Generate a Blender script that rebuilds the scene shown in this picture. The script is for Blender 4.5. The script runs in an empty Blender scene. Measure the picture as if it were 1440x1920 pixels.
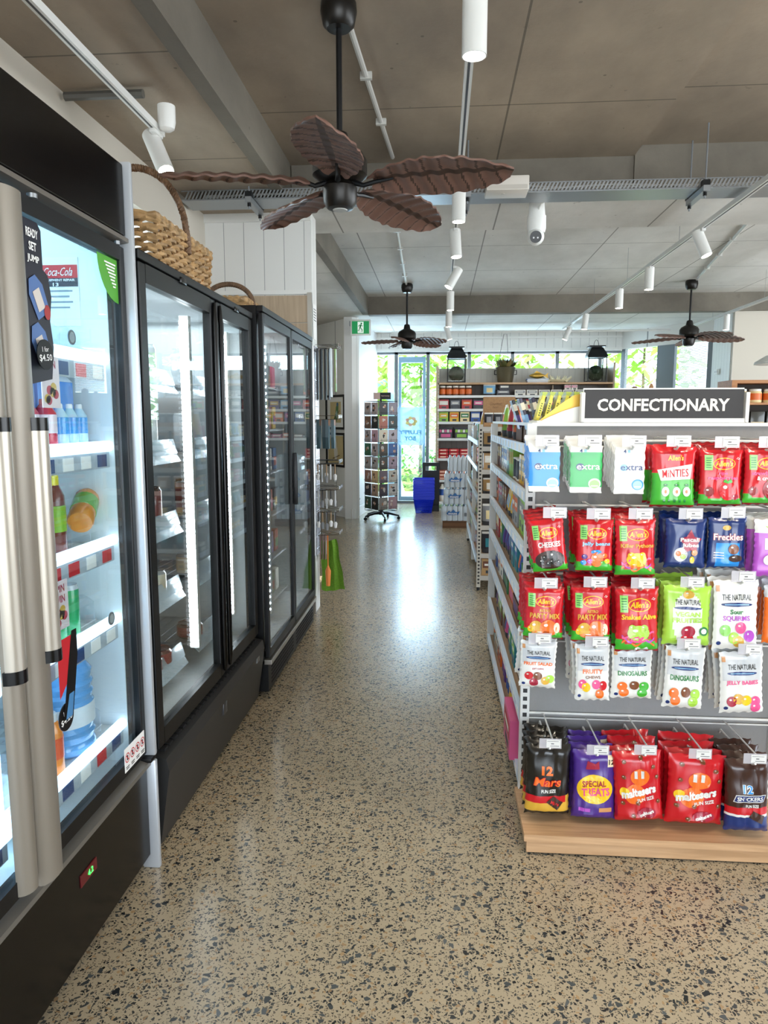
import bpy, bmesh, math, random
from mathutils import Vector, Matrix, noise
D = bpy.data; S = bpy.context.scene; COL = S.collection
PI = math.pi
random.seed(7)
# ---------------------------------------------------------------- camera
FPX = 1331.0; EYE = 1.5
TH = math.atan(173/FPX); PS = math.atan(105*math.cos(TH)/FPX)
R_ = Vector((math.cos(PS), math.sin(PS), 0))
F_ = Vector((-math.sin(PS)*math.cos(TH), math.cos(PS)*math.cos(TH), -math.sin(TH)))
U_ = R_.cross(F_)
cam_d = D.cameras.new('camera'); cam = D.objects.new('camera', cam_d); COL.objects.link(cam)
cam_d.sensor_fit = 'VERTICAL'; cam_d.sensor_height = 36.0; cam_d.lens = FPX/1920*36.0
cam_d.clip_start = 0.05; cam_d.clip_end = 200
cam.matrix_world = Matrix(((R_.x, U_.x, -F_.x, 0), (R_.y, U_.y, -F_.y, 0), (R_.z, U_.z, -F_.z, EYE), (0, 0, 0, 1)))
S.camera = cam
def at(px, py, Y):                      # a point of the photograph on the plane y = Y
    d = F_*FPX + R_*(px-720) - U_*(py-960)
    return Vector((0, 0, EYE)) + d*(Y/d.y)
# ---------------------------------------------------------------- world, sun, daylight, exposure
S.view_settings.view_transform = 'Standard'; S.view_settings.look = 'None'
S.view_settings.gamma = 1.0; S.view_settings.use_curve_mapping = False
S.view_settings.exposure = 0.06
S.cycles.adaptive_threshold = 0.03; S.cycles.max_bounces = 8; S.cycles.diffuse_bounces = 4; S.cycles.glossy_bounces = 4; S.cycles.transparent_max_bounces = 12
W = D.worlds.new('daylight'); S.world = W; W.use_nodes = True
nt = W.node_tree; nt.nodes.clear()
wo = nt.nodes.new('ShaderNodeOutputWorld'); bg = nt.nodes.new('ShaderNodeBackground')
tc = nt.nodes.new('ShaderNodeTexCoord'); sx = nt.nodes.new('ShaderNodeSeparateXYZ'); rp = nt.nodes.new('ShaderNodeValToRGB')
rp.color_ramp.elements[0].position = 0.0; rp.color_ramp.elements[0].color = (0.84, 0.93, 1.0, 1)
rp.color_ramp.elements[1].position = 0.7; rp.color_ramp.elements[1].color = (0.45, 0.68, 1.0, 1)
nt.links.new(tc.outputs['Generated'], sx.inputs[0]); nt.links.new(sx.outputs['Z'], rp.inputs[0])
nt.links.new(rp.outputs[0], bg.inputs[0]); nt.links.new(bg.outputs[0], wo.inputs[0])
bg.inputs[1].default_value = 6.5
def lamp(name, kind, loc, energy, col=(1, 1, 1), direction=None, **kw):
    l = D.lights.new(name, kind); l.energy = energy; l.color = col
    for k, v in kw.items(): setattr(l, k, v)
    o = D.objects.new(name, l); COL.objects.link(o); o.location = loc
    if direction is not None: o.rotation_euler = Vector(direction).to_track_quat('-Z', 'Y').to_euler()
    return o
lamp('sun', 'SUN', (0, 20, 12), 11.0, (1, .98, .94), (0.45, 0.45, -0.9), angle=0.01)
DAY = (.58, .77, 1.0)
# unseen fill lamps added behind the camera and along the right side
lamp('rear_fill', 'AREA', (1.6, -4.4, 1.75), 70, (1, .95, .88), (0, 1, 0), shape='RECTANGLE', size=6.0, size_y=2.6)
lamp('side_fill', 'AREA', (6.9, 4.0, 1.8), 95, (1, .96, .9), (-1, 0, 0), shape='RECTANGLE', size=9.0, size_y=2.3)
lamp('garden_window_daylight', 'AREA', (0.9, 12.95, 1.6), 400, DAY, (0, -1, .05), shape='RECTANGLE', size=4.2, size_y=2.2)
# ---------------------------------------------------------------- materials
def lin(h):
    if not isinstance(h, str): return tuple(h)[:3]
    h = h.lstrip('#'); o = []
    for i in (0, 2, 4):
        c = int(h[i:i+2], 16)/255; o.append(c/12.92 if c <= .04045 else ((c+.055)/1.055)**2.4)
    return tuple(o)
MC = {}
def mat(col, rough=.5, metal=0, emit=0, bump=0, bscale=60, var=0, coat=0, name=None, spec=.5):
    key = (str(col), rough, metal, emit, bump, bscale, var, coat, spec)
    if key in MC: return MC[key]
    m = D.materials.new(name or ('paint_%s' % str(col).strip('#'))); m.use_nodes = True
    n = m.node_tree.nodes; L = m.node_tree.links; b = n['Principled BSDF']
    c = (*lin(col), 1)
    b.inputs['Base Color'].default_value = c; b.inputs['Roughness'].default_value = rough
    b.inputs['Metallic'].default_value = metal; b.inputs['Specular IOR Level'].default_value = spec
    if coat: b.inputs['Coat Weight'].default_value = coat; b.inputs['Coat Roughness'].default_value = .08
    if emit: b.inputs['Emission Color'].default_value = c; b.inputs['Emission Strength'].default_value = emit
    if bump or var:
        t = n.new('ShaderNodeTexCoord'); z = n.new('ShaderNodeTexNoise'); z.inputs['Scale'].default_value = bscale; z.inputs['Detail'].default_value = 5
        L.new(t.outputs['Object'], z.inputs['Vector'])
        if bump:
            u = n.new('ShaderNodeBump'); u.inputs['Strength'].default_value = bump; u.inputs['Distance'].default_value = .01
            L.new(z.outputs['Fac'], u.inputs['Height']); L.new(u.outputs[0], b.inputs['Normal'])
        if var:
            r = n.new('ShaderNodeValToRGB'); r.color_ramp.elements[0].position = .35; r.color_ramp.elements[1].position = .65
            r.color_ramp.elements[0].color = (*[x*(1-var) for x in c[:3]], 1); r.color_ramp.elements[1].color = (*[min(1, x*(1+var)) for x in c[:3]], 1)
            L.new(z.outputs['Fac'], r.inputs[0]); L.new(r.outputs[0], b.inputs['Base Color'])
    MC[key] = m; return m
def clear(name, tint=(1, 1, 1), rough=0.0, ior=1.5, body=0.0, bodycol=(1, 1, 1)):
    m = D.materials.new(name); m.use_nodes = True; n = m.node_tree.nodes; L = m.node_tree.links; n.clear()
    o = n.new('ShaderNodeOutputMaterial'); t = n.new('ShaderNodeBsdfTransparent'); g = n.new('ShaderNodeBsdfGlossy'); x = n.new('ShaderNodeMixShader'); f = n.new('ShaderNodeFresnel')
    t.inputs[0].default_value = (*tint, 1); g.inputs['Roughness'].default_value = rough; f.inputs[0].default_value = ior
    src = t.outputs[0]
    if body:
        d = n.new('ShaderNodeBsdfDiffuse'); d.inputs[0].default_value = (*bodycol, 1); y = n.new('ShaderNodeMixShader'); y.inputs[0].default_value = body
        L.new(t.outputs[0], y.inputs[1]); L.new(d.outputs[0], y.inputs[2]); src = y.outputs[0]
    ge = n.new('ShaderNodeNewGeometry'); mr = n.new('ShaderNodeMapRange'); mr.inputs['To Min'].default_value = ior; mr.inputs['To Max'].default_value = 1/ior
    L.new(ge.outputs['Backfacing'], mr.inputs[0]); L.new(mr.outputs[0], f.inputs[0])
    L.new(f.outputs[0], x.inputs[0]); L.new(src, x.inputs[1]); L.new(g.outputs[0], x.inputs[2]); L.new(x.outputs[0], o.inputs[0])
    return m
def tex(name):
    m = D.materials.new(name); m.use_nodes = True; nt = m.node_tree; return m, nt.nodes, nt.links, nt.nodes['Principled BSDF']
def math_(n, L, op, a, b=None):
    q = n.new('ShaderNodeMath'); q.operation = op
    for i, v in enumerate((a, b)):
        if v is None: continue
        if isinstance(v, (int, float)): q.inputs[i].default_value = v
        else: L.new(v, q.inputs[i])
    return q.outputs[0]
def mixc(n, L, fac, a, b):
    q = n.new('ShaderNodeMix'); q.data_type = 'RGBA'
    if isinstance(fac, (int, float)): q.inputs[0].default_value = fac
    else: L.new(fac, q.inputs[0])
    for i, v in ((6, a), (7, b)):
        if isinstance(v, tuple): q.inputs[i].default_value = (*v[:3], 1)
        else: L.new(v, q.inputs[i])
    return q.outputs[2]
def terrazzo():
    m, n, L, b = tex('polished_terrazzo')
    g = n.new('ShaderNodeNewGeometry'); nz = n.new('ShaderNodeTexNoise'); nz.inputs['Scale'].default_value = 30; nz.inputs['Detail'].default_value = 3
    L.new(g.outputs['Position'], nz.inputs['Vector'])
    va = n.new('ShaderNodeVectorMath'); va.operation = 'SCALE'; va.inputs[3].default_value = .022
    L.new(nz.outputs['Color'], va.inputs[0])
    ad = n.new('ShaderNodeVectorMath'); ad.operation = 'ADD'; L.new(g.outputs['Position'], ad.inputs[0]); L.new(va.outputs[0], ad.inputs[1])
    big = n.new('ShaderNodeTexNoise'); big.inputs['Scale'].default_value = 1.6; L.new(g.outputs['Position'], big.inputs['Vector'])
    col = mixc(n, L, big.outputs['Fac'], lin('#a2947c'), lin('#b5a68b'))
    fine = n.new('ShaderNodeTexNoise'); fine.inputs['Scale'].default_value = 260; fine.inputs['Detail'].default_value = 2; L.new(g.outputs['Position'], fine.inputs['Vector'])
    fr = math_(n, L, 'MULTIPLY', math_(n, L, 'SUBTRACT', fine.outputs['Fac'], .5), 1.6)
    col = mixc(n, L, math_(n, L, 'MAXIMUM', fr, 0), col, lin('#8a7a5e'))
    for sc, p, thr, tone in ((190, .30, .10, ('#3a3833', '#6b6152')), (100, .30, .10, ('#1f2020', '#4f504c')), (54, .17, .13, ('#202325', '#585d5d')), (75, .10, .12, ('#8c7458', '#a88c66'))):
        v1 = n.new('ShaderNodeTexVoronoi'); v2 = n.new('ShaderNodeTexVoronoi'); v2.feature = 'DISTANCE_TO_EDGE'
        for v in (v1, v2):
            v.voronoi_dimensions = '2D'; v.inputs['Scale'].default_value = sc; L.new(ad.outputs[0], v.inputs['Vector'])
        s = n.new('ShaderNodeSeparateColor'); L.new(v1.outputs['Color'], s.inputs[0])
        pick = math_(n, L, 'LESS_THAN', s.outputs[0], p)
        edge = math_(n, L, 'GREATER_THAN', v2.outputs['Distance'], math_(n, L, 'ADD', thr, math_(n, L, 'MULTIPLY', s.outputs[1], .16)))
        col = mixc(n, L, math_(n, L, 'MULTIPLY', pick, edge), col, mixc(n, L, s.outputs[2], lin(tone[0]), lin(tone[1])))
    # saw-cut joint across the aisle
    sp = n.new('ShaderNodeSeparateXYZ'); L.new(g.outputs['Position'], sp.inputs[0])
    j = math_(n, L, 'LESS_THAN', math_(n, L, 'ABSOLUTE', math_(n, L, 'SUBTRACT', sp.outputs[1], 5.25)), .004)
    col = mixc(n, L, j, col, lin('#8d877c'))
    L.new(col, b.inputs['Base Color']); b.inputs['Roughness'].default_value = .2
    rn = n.new('ShaderNodeMapRange'); rn.inputs['To Min'].default_value = .16; rn.inputs['To Max'].default_value = .30
    L.new(big.outputs['Fac'], rn.inputs[0]); L.new(rn.outputs[0], b.inputs['Roughness'])
    return m
def concrete(name, c0, c1, jx=0, jy=0, ox=0, oy=0):
    m, n, L, b = tex(name)
    g = n.new('ShaderNodeNewGeometry'); a = n.new('ShaderNodeTexNoise'); a.inputs['Scale'].default_value = 1.3; a.inputs['Detail'].default_value = 9; a.inputs['Roughness'].default_value = .62
    mp = n.new('ShaderNodeMapping'); mp.inputs['Scale'].default_value = (1, .55, 1); L.new(g.outputs['Position'], mp.inputs[0]); L.new(mp.outputs[0], a.inputs['Vector'])
    r = n.new('ShaderNodeValToRGB'); r.color_ramp.elements[0].position = .33; r.color_ramp.elements[1].position = .7
    r.color_ramp.elements[0].color = (*lin(c0), 1); r.color_ramp.elements[1].color = (*lin(c1), 1); L.new(a.outputs['Fac'], r.inputs[0]); col = r.outputs[0]
    f = n.new('ShaderNodeTexNoise'); f.inputs['Scale'].default_value = 9; f.inputs['Detail'].default_value = 8; f.inputs['Roughness'].default_value = .7; L.new(g.outputs['Position'], f.inputs['Vector'])
    col = mixc(n, L, math_(n, L, 'MULTIPLY', math_(n, L, 'GREATER_THAN', f.outputs['Fac'], .66), .35), col, lin('#5d564c'))
    v = n.new('ShaderNodeTexVoronoi'); v.inputs['Scale'].default_value = 5; L.new(g.outputs['Position'], v.inputs['Vector'])
    col = mixc(n, L, math_(n, L, 'MULTIPLY', math_(n, L, 'LESS_THAN', v.outputs['Distance'], .045), .5), col, lin('#3a352e'))
    sp = n.new('ShaderNodeSeparateXYZ'); L.new(g.outputs['Position'], sp.inputs[0])
    for ax, st, of in ((0, jx, ox), (1, jy, oy)):
        if not st: continue
        q = math_(n, L, 'FRACT', math_(n, L, 'DIVIDE', math_(n, L, 'SUBTRACT', sp.outputs[ax], of-50*st), st))
        col = mixc(n, L, math_(n, L, 'MULTIPLY', math_(n, L, 'LESS_THAN', q, .011/st), .7), col, lin('#4a443b'))
    L.new(col, b.inputs['Base Color']); b.inputs['Roughness'].default_value = .75
    u = n.new('ShaderNodeBump'); u.inputs['Strength'].default_value = .35; u.inputs['Distance'].default_value = .01; L.new(f.outputs['Fac'], u.inputs['Height']); L.new(u.outputs[0], b.inputs['Normal'])
    return m
def boards(name, c, step=.15, gcol='#9a9c9c'):
    m, n, L, b = tex(name)
    g = n.new('ShaderNodeTexCoord'); sp = n.new('ShaderNodeSeparateXYZ'); L.new(g.outputs['Object'], sp.inputs[0])
    s = math_(n, L, 'ADD', sp.outputs[0], sp.outputs[1])
    q = math_(n, L, 'FRACT', math_(n, L, 'DIVIDE', math_(n, L, 'ADD', s, 30), step))
    k = math_(n, L, 'LESS_THAN', q, .03)
    L.new(mixc(n, L, k, lin(c), lin(gcol)), b.inputs['Base Color']); b.inputs['Roughness'].default_value = .5
    u = n.new('ShaderNodeBump'); u.invert = True; u.inputs['Distance'].default_value = .004; L.new(k, u.inputs['Height']); L.new(u.outputs[0], b.inputs['Normal'])
    return m
def wood(name, c0, c1, axis=0):
    m, n, L, b = tex(name)
    g = n.new('ShaderNodeTexCoord'); mp = n.new('ShaderNodeMapping'); sc = [38, 38, 38]; sc[axis] = 2.2; mp.inputs['Scale'].default_value = sc
    z = n.new('ShaderNodeTexNoise'); z.inputs['Scale'].default_value = 1.4; z.inputs['Detail'].default_value = 6; z.inputs['Distortion'].default_value = .6
    L.new(g.outputs['Object'], mp.inputs[0]); L.new(mp.outputs[0], z.inputs['Vector'])
    r = n.new('ShaderNodeValToRGB'); r.color_ramp.elements[0].position = .3; r.color_ramp.elements[1].position = .7
    r.color_ramp.elements[0].color = (*lin(c0), 1); r.color_ramp.elements[1].color = (*lin(c1), 1); L.new(z.outputs['Fac'], r.inputs[0]); L.new(r.outputs[0], b.inputs['Base Color'])
    b.inputs['Roughness'].default_value = .45
    return m
OAK = wood('oak_laminate', '#b08a63', '#cfa880', 0); OAKY = wood('oak_laminate_long', '#b08a63', '#cfa880', 1); OAKZ = wood('oak_laminate_upright', '#a8937a', '#bda78c', 2)
TIMBER = wood('orange_timber', '#9a6238', '#c08550', 0)
WHITE = mat('#e8e8e4', .45, name='white_paint'); METW = mat('#dcdcd8', .35, name='white_powder_coat')
BLACK = mat('#050505', .22, spec=.35, name='gloss_black_steel'); BLK = mat('#0b0c0e', .4, spec=.35, name='satin_black'); RUB = mat('#101010', .7, name='black_rubber')
ALU = mat('#b9b5ac', .32, .85, name='brushed_aluminium'); CHROME = mat('#d8dade', .12, 1, name='chrome_wire'); GALV = mat('#9fa3a6', .38, .9, name='galvanised_steel')
TAUPE = mat('#8d8579', .4, .35, name='champagne_extrusion'); STEELG = mat('#8f9499', .35, .5, name='grey_steel')
GLASS = clear('clear_glass', (.97, 1, .99)); DGLASS = clear('fridge_door_glass', (.93, .97, .97)); PLAS = clear('clear_plastic', (.96, .97, .98), .08, 1.45, .10, (.85, .9, .95))
CARD = mat('#a98158', .75, name='brown_cardboard', var=.08)
# ---------------------------------------------------------------- mesh helpers
NB = bmesh.new
def box(b, x0, x1, y0, y1, z0, z1, m=0, bev=0):
    v = [b.verts.new((x, y, z)) for z in (z0, z1) for x, y in ((x0, y0), (x1, y0), (x1, y1), (x0, y1))]
    f = [b.faces.new([v[i] for i in q]) for q in ((3, 2, 1, 0), (4, 5, 6, 7), (0, 1, 5, 4), (1, 2, 6, 5), (2, 3, 7, 6), (3, 0, 4, 7))]
    for q in f: q.material_index = m
    if bev:
        e = list({e for q in f for e in q.edges})
        r = bmesh.ops.bevel(b, geom=e, offset=bev, segments=2, affect='EDGES', profile=.5)
        for q in r['faces']: q.material_index = m
    return f
def frame_of(d):
    d = d.normalized(); a = Vector((0, 0, 1)) if abs(d.z) < .9 else Vector((1, 0, 0)); u = d.cross(a).normalized(); return u, d.cross(u).normalized()
def cyl(b, p0, p1, r0, r1=None, n=16, m=0, cap=True):
    p0, p1 = Vector(p0), Vector(p1); r1 = r0 if r1 is None else r1; u, w = frame_of(p1-p0); rs = []
    for p, r in ((p0, r0), (p1, r1)): rs.append([b.verts.new(p+(u*math.cos(2*PI*i/n)+w*math.sin(2*PI*i/n))*r) for i in range(n)])
    for i in range(n): b.faces.new((rs[0][i], rs[0][(i+1) % n], rs[1][(i+1) % n], rs[1][i])).material_index = m
    if cap: b.faces.new(rs[0][::-1]).material_index = m; b.faces.new(rs[1]).material_index = m
def lathe(b, prof, c=(0, 0, 0), n=24, m=0, sx=1, sy=1):
    c = Vector(c); rs = []
    for r, z in prof: rs.append([b.verts.new(c+Vector((r*math.cos(2*PI*i/n)*sx, r*math.sin(2*PI*i/n)*sy, z))) for i in range(n)])
    ms = m if isinstance(m, (list, tuple)) else [m]*(len(prof)-1)
    for k in range(len(prof)-1):
        for i in range(n): b.faces.new((rs[k][i], rs[k][(i+1) % n], rs[k+1][(i+1) % n], rs[k+1][i])).material_index = ms[k]
    b.faces.new(rs[0][::-1]).material_index = ms[0]; b.faces.new(rs[-1]).material_index = ms[-1]
def tube(b, pts, r, n=6, m=0, closed=False):
    pts = [Vector(p) for p in pts]; N = len(pts); rs = []; pu = None
    for i, p in enumerate(pts):
        d = (pts[(i+1) % N]-pts[i-1]) if closed else (pts[min(i+1, N-1)]-pts[max(i-1, 0)])
        if d.length < 1e-9: d = Vector((0, 0, 1))
        d.normalize()
        if pu is None: u, w = frame_of(d)
        else:
            u = pu-d*pu.dot(d); u = u.normalized() if u.length > 1e-6 else frame_of(d)[0]; w = d.cross(u)
        pu = u; rr = r[i] if isinstance(r, (list, tuple)) else r
        rs.append([b.verts.new(p+(u*math.cos(2*PI*k/n)+w*math.sin(2*PI*k/n))*rr) for k in range(n)])
    for i in range(N if closed else N-1):
        a, c = rs[i], rs[(i+1) % N]
        for k in range(n): b.faces.new((a[k], a[(k+1) % n], c[(k+1) % n], c[k])).material_index = m
    if not closed: b.faces.new(rs[0][::-1]).material_index = m; b.faces.new(rs[-1]).material_index = m
def prism(b, poly, a0, a1, axis='Y', m=0):
    f = {'Y': lambda p, a: (p[0], a, p[1]), 'Z': lambda p, a: (p[0], p[1], a), 'X': lambda p, a: (a, p[0], p[1])}[axis]
    A = [b.verts.new(f(p, a0)) for p in poly]; B = [b.verts.new(f(p, a1)) for p in poly]; n = len(poly)
    b.faces.new(A).material_index = m; b.faces.new(B[::-1]).material_index = m
    for i in range(n): b.faces.new((A[i], B[i], B[(i+1) % n], A[(i+1) % n])).material_index = m
def quad(b, pts, m=0):
    f = b.faces.new([b.verts.new(p) for p in pts]); f.material_index = m; return f
def sphere(b, c, r, n=12, m=0, s=(1, 1, 1)):
    k = bmesh.ops.create_uvsphere(b, u_segments=n, v_segments=max(6, n//2+1), radius=1, matrix=Matrix.Translation(c) @ Matrix.Diagonal((r*s[0], r*s[1], r*s[2], 1)))
    for v in k['verts']:
        for f in v.link_faces: f.material_index = m
# writing and printed shapes, laid on a surface by put(u, v)
TX = {}
def text_geo(s, bold=0.0):
    k = (s, bold)
    if k in TX: return TX[k]
    c = D.curves.new('writing', 'FONT'); c.body = s; c.resolution_u = 2; c.offset = bold; o = D.objects.new('writing', c)
    me = D.meshes.new_from_object(o); vs = [(v.co.x, v.co.y) for v in me.vertices]; fs = [list(p.vertices) for p in me.polygons]
    D.objects.remove(o); D.curves.remove(c); D.meshes.remove(me)
    x0 = min(v[0] for v in vs); x1 = max(v[0] for v in vs); y0 = min(v[1] for v in vs); y1 = max(v[1] for v in vs)
    vs = [((x-(x0+x1)/2)/(x1-x0), (y-(y0+y1)/2)/(y1-y0)) for x, y in vs]
    TX[k] = (vs, fs); return TX[k]
def lay(b, vs, fs, put, m, step=0):
    t = NB(); V = [t.verts.new((x, y, 0)) for x, y in vs]
    for f in fs:
        try: t.faces.new([V[i] for i in f])
        except ValueError: pass
    if step and V:
        for ax in (0, 1):
            lo = min(v.co[ax] for v in t.verts); hi = max(v.co[ax] for v in t.verts); q = math.ceil(lo/step)*step
            while q < hi:
                co = Vector((0, 0, 0)); co[ax] = q; no = Vector((0, 0, 0)); no[ax] = 1
                bmesh.ops.bisect_plane(t, geom=t.verts[:]+t.edges[:]+t.faces[:], plane_co=co, plane_no=no); q += step
    mp = {v: b.verts.new(put(v.co.x, v.co.y)) for v in t.verts}
    for f in t.faces:
        try: b.faces.new([mp[v] for v in f.verts]).material_index = m
        except ValueError: pass
    t.free()
def word(b, s, u, v, w, h, put, m=0, bold=.02, rot=0, step=0, shear=0):
    vs, fs = text_geo(s, bold); c, q = math.cos(rot), math.sin(rot); o = []
    for x, y in vs:
        X, Y = x*w+shear*y*h, y*h; o.append((u+X*c-Y*q, v+X*q+Y*c))
    lay(b, o, fs, put, m, step)
def shape(b, pts, put, m=0, step=0): lay(b, pts, [list(range(len(pts)))], put, m, step)
def ell(u, v, a, c, n=24, rot=0): return [(u+a*math.cos(2*PI*i/n)*math.cos(rot)-c*math.sin(2*PI*i/n)*math.sin(rot), v+a*math.cos(2*PI*i/n)*math.sin(rot)+c*math.sin(2*PI*i/n)*math.cos(rot)) for i in range(n)]
def rect(u0, u1, v0, v1): return [(u0, v0), (u1, v0), (u1, v1), (u0, v1)]
# ---------------------------------------------------------------- objects
def base_of(o):
    v = Vector((0, 0, 0))
    while o: v += o.location; o = o.parent
    return v
def mesh_of(name, b, mats, smooth=True):
    bmesh.ops.recalc_face_normals(b, faces=b.faces[:]) if name != 'flat' else None
    me = D.meshes.new(name); b.to_mesh(me); b.free()
    for m in (mats if isinstance(mats, (list, tuple)) else [mats]): me.materials.append(m)
    if smooth:
        me.polygons.foreach_set('use_smooth', [True]*len(me.polygons)); me.set_sharp_from_angle(angle=math.radians(38))
    return me
def obj(name, b, mats, parent=None, label=None, smooth=True, loc=None):
    off = base_of(parent) + (Vector(loc) if loc is not None else Vector((0, 0, 0)))
    if off.length: bmesh.ops.translate(b, verts=b.verts[:], vec=-off)
    o = D.objects.new(name, mesh_of(name, b, mats, smooth)); COL.objects.link(o)
    if loc is not None: o.location = loc
    o.parent = parent
    if label: o['label'] = label
    return o
def tag(o, label, cat, group=None):
    o['label'] = label; o['category'] = cat
    if group: o['group'] = group
    return o
def thing(name, label, cat, loc=(0, 0, 0), group=None, rz=0):
    o = D.objects.new(name, None); COL.objects.link(o); o.location = loc; o.rotation_euler = (0, 0, rz); o.empty_display_size = .05
    return tag(o, label, cat, group)
def struct(name, b, mats, parent=None, smooth=False):
    o = obj(name, b, mats, parent, smooth=smooth)
    if parent is None: o['kind'] = 'structure'
    return o
KIDS = {}
def kids(o): return [c for c in o.children]
def dup(o, loc=None, label=None, group=None, parent=None, rot=None):
    c = o.copy(); COL.objects.link(c)
    if parent is not None: c.parent = parent
    for ch in kids(o): dup(ch, parent=c)
    if loc is not None: c.location = loc
    if rot is not None: c.rotation_euler = rot
    if label: c['label'] = label
    if group: c['group'] = group
    return c
ORD = ['', 'first', 'second', 'third', 'fourth', 'fifth', 'sixth', 'seventh', 'eighth', 'ninth', 'tenth', 'eleventh', 'twelfth', 'thirteenth', 'fourteenth', 'fifteenth', 'sixteenth', 'seventeenth', 'eighteenth', 'nineteenth', 'twentieth', 'twenty-first', 'twenty-second', 'twenty-third', 'twenty-fourth', 'twenty-fifth', 'twenty-sixth', 'twenty-seventh', 'twenty-eighth']
# ================================================================= SHELL
FLOOR = terrazzo()
CEIL = concrete('raw_concrete_ceiling', '#85786a', '#ab9b87', 2.4, 1.2, .36, 3.05)
CEILW = concrete('daylit_concrete_ceiling', '#bdbab3', '#dad7d1', 1.2, 1.2, .4, .3)  # concrete with far-window daylight put into its paler colour
BEAM = concrete('concrete_beam', '#5f594f', '#7f786c')
VJ = boards('white_grooved_boards', '#e4e4e0'); WALLP = mat('#c2bbae', .6, name='warm_white_wall')
b = NB(); box(b, -2.6, 7.0, -4.4, 12.8, -.2, 0); struct('floor', b, FLOOR)
b = NB()                                                     # slab panels of the near and far bays, each at its own height
box(b, -1.05, 1.27, -4.4, 5.15, 3.24, 3.6, 0); box(b, 1.27, 7.0, -4.4, 5.15, 3.30, 3.6, 0)
box(b, -1.05, 7.0, 5.95, 10.55, 3.24, 3.6, 1); box(b, -2.6, 7.0, 10.55, 13.2, 3.0, 3.6, 1)
box(b, -2.6, -1.05, -4.4, 5.4, 3.0, 3.6, 0); box(b, -2.6, -1.05, 5.4, 10.55, 3.0, 3.6, 1)
struct('ceiling', b, [CEIL, CEILW])
b = NB(); box(b, -1.05, 7.0, 5.15, 5.95, 3.0, 3.6, 0); o = struct('trim_1', b, CEILW)
b = NB(); box(b, -1.041, 1.27, 5.10, 5.16, 2.995, 3.25, 0); box(b, 1.27, 7.0, 5.08, 5.16, 2.995, 3.31); struct('trim_2', b, BEAM)
b = NB(); box(b, -1.04, 7.0, 10.4, 10.56, 2.99, 3.25); struct('trim_3', b, BEAM)
b = NB(); box(b, -1.12, -1.042, -4.4, 5.08, 2.99, 3.25); box(b, -1.12, -1.042, 5.96, 10.4, 2.99, 3.25); struct('trim_4', b, BEAM)
# left wall with a narrow high window
b = NB(); box(b, -1.95, -1.75, -4.4, 3.3, 0, 3); box(b, -1.95, -1.75, 4.5, 5.4, 0, 3); box(b, -1.95, -1.75, 3.3, 4.5, 0, 2.3); box(b, -1.95, -1.75, 3.3, 4.5, 2.72, 3)
struct('wall_left', b, WALLP)
b = NB(); box(b, -1.86, -1.84, 3.3, 4.5, 2.3, 2.72, 0); w = struct('window_1', b, GLASS)
b = NB(); box(b, -1.88, -1.82, 3.3, 4.5, 2.3, 2.35); box(b, -1.88, -1.82, 3.3, 4.5, 2.67, 2.72); box(b, -1.88, -1.82, 3.3, 3.34, 2.35, 2.67); box(b, -1.88, -1.82, 4.46, 4.5, 2.35, 2.67); box(b, -1.88, -1.82, 3.9, 3.93, 2.35, 2.67)
obj('window_frame', b, WHITE, w, smooth=False)
# boarded return wall behind the fridges, oak slat panel below
b = NB(); box(b, -1.95, -.955, 5.36, 5.56, 2.42, 3.0, 0); box(b, -1.95, -.955, 5.36, 5.56, 0, 2.42, 0); struct('wall_return', b, VJ)
b = NB(); box(b, -1.95, -.955, 5.34, 5.36, 2.94, 3.0); box(b, -1.95, -.955, 5.34, 5.36, 2.42, 2.45); struct('trim_5', b, WHITE)
b = NB()
for k in range(12): box(b, -1.75, -.985, 5.335, 5.358, 2.41-(k+1)*.2+.006, 2.41-k*.2, 0)
for k in range(12): box(b, -1.75, -.985, 5.345, 5.358, 2.41-(k+1)*.2, 2.41-(k+1)*.2+.006, 1)
box(b, -.985, -.952, 5.33, 5.36, 0, 2.43, 1); struct('trim_6', b, [OAKZ, ALU])
# far-left walls: recess, angled picture wall, pier beside the window
def wall_seg(name, p, q, z0, z1, t=.12, m=WALLP, side=1):
    p, q = Vector(p), Vector(q); d = (q-p).normalized(); n_ = Vector((-d.y, d.x))*t*side; b = NB()
    prism(b, [tuple(p), tuple(q), tuple(q+n_), tuple(p+n_)], z0, z1, 'Z'); return struct(name, b, m)
b = NB(); box(b, -2.6, -2.3, 5.5, 12.8, 0, 3); struct('wall_far_left', b, WALLP)
wall_seg('wall_picture', (-2.3, 12.0), (-1.31, 10.65), 0, 3.0, .12, VJ, 1)
wall_seg('wall_pier', (-1.31, 10.65), (-1.12, 12.75), 0, 3.0, .12, mat('#d8d8d6', .5), 1)
for i, (p, q) in enumerate((((-2.25, 11.93), (-1.3, 10.635)), ((-1.295, 10.65), (-1.105, 12.7)))):
    wall_seg('baseboard_%s' % ('picture', 'pier')[i], p, q, 0, .15, .02, WHITE, -1)
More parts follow.
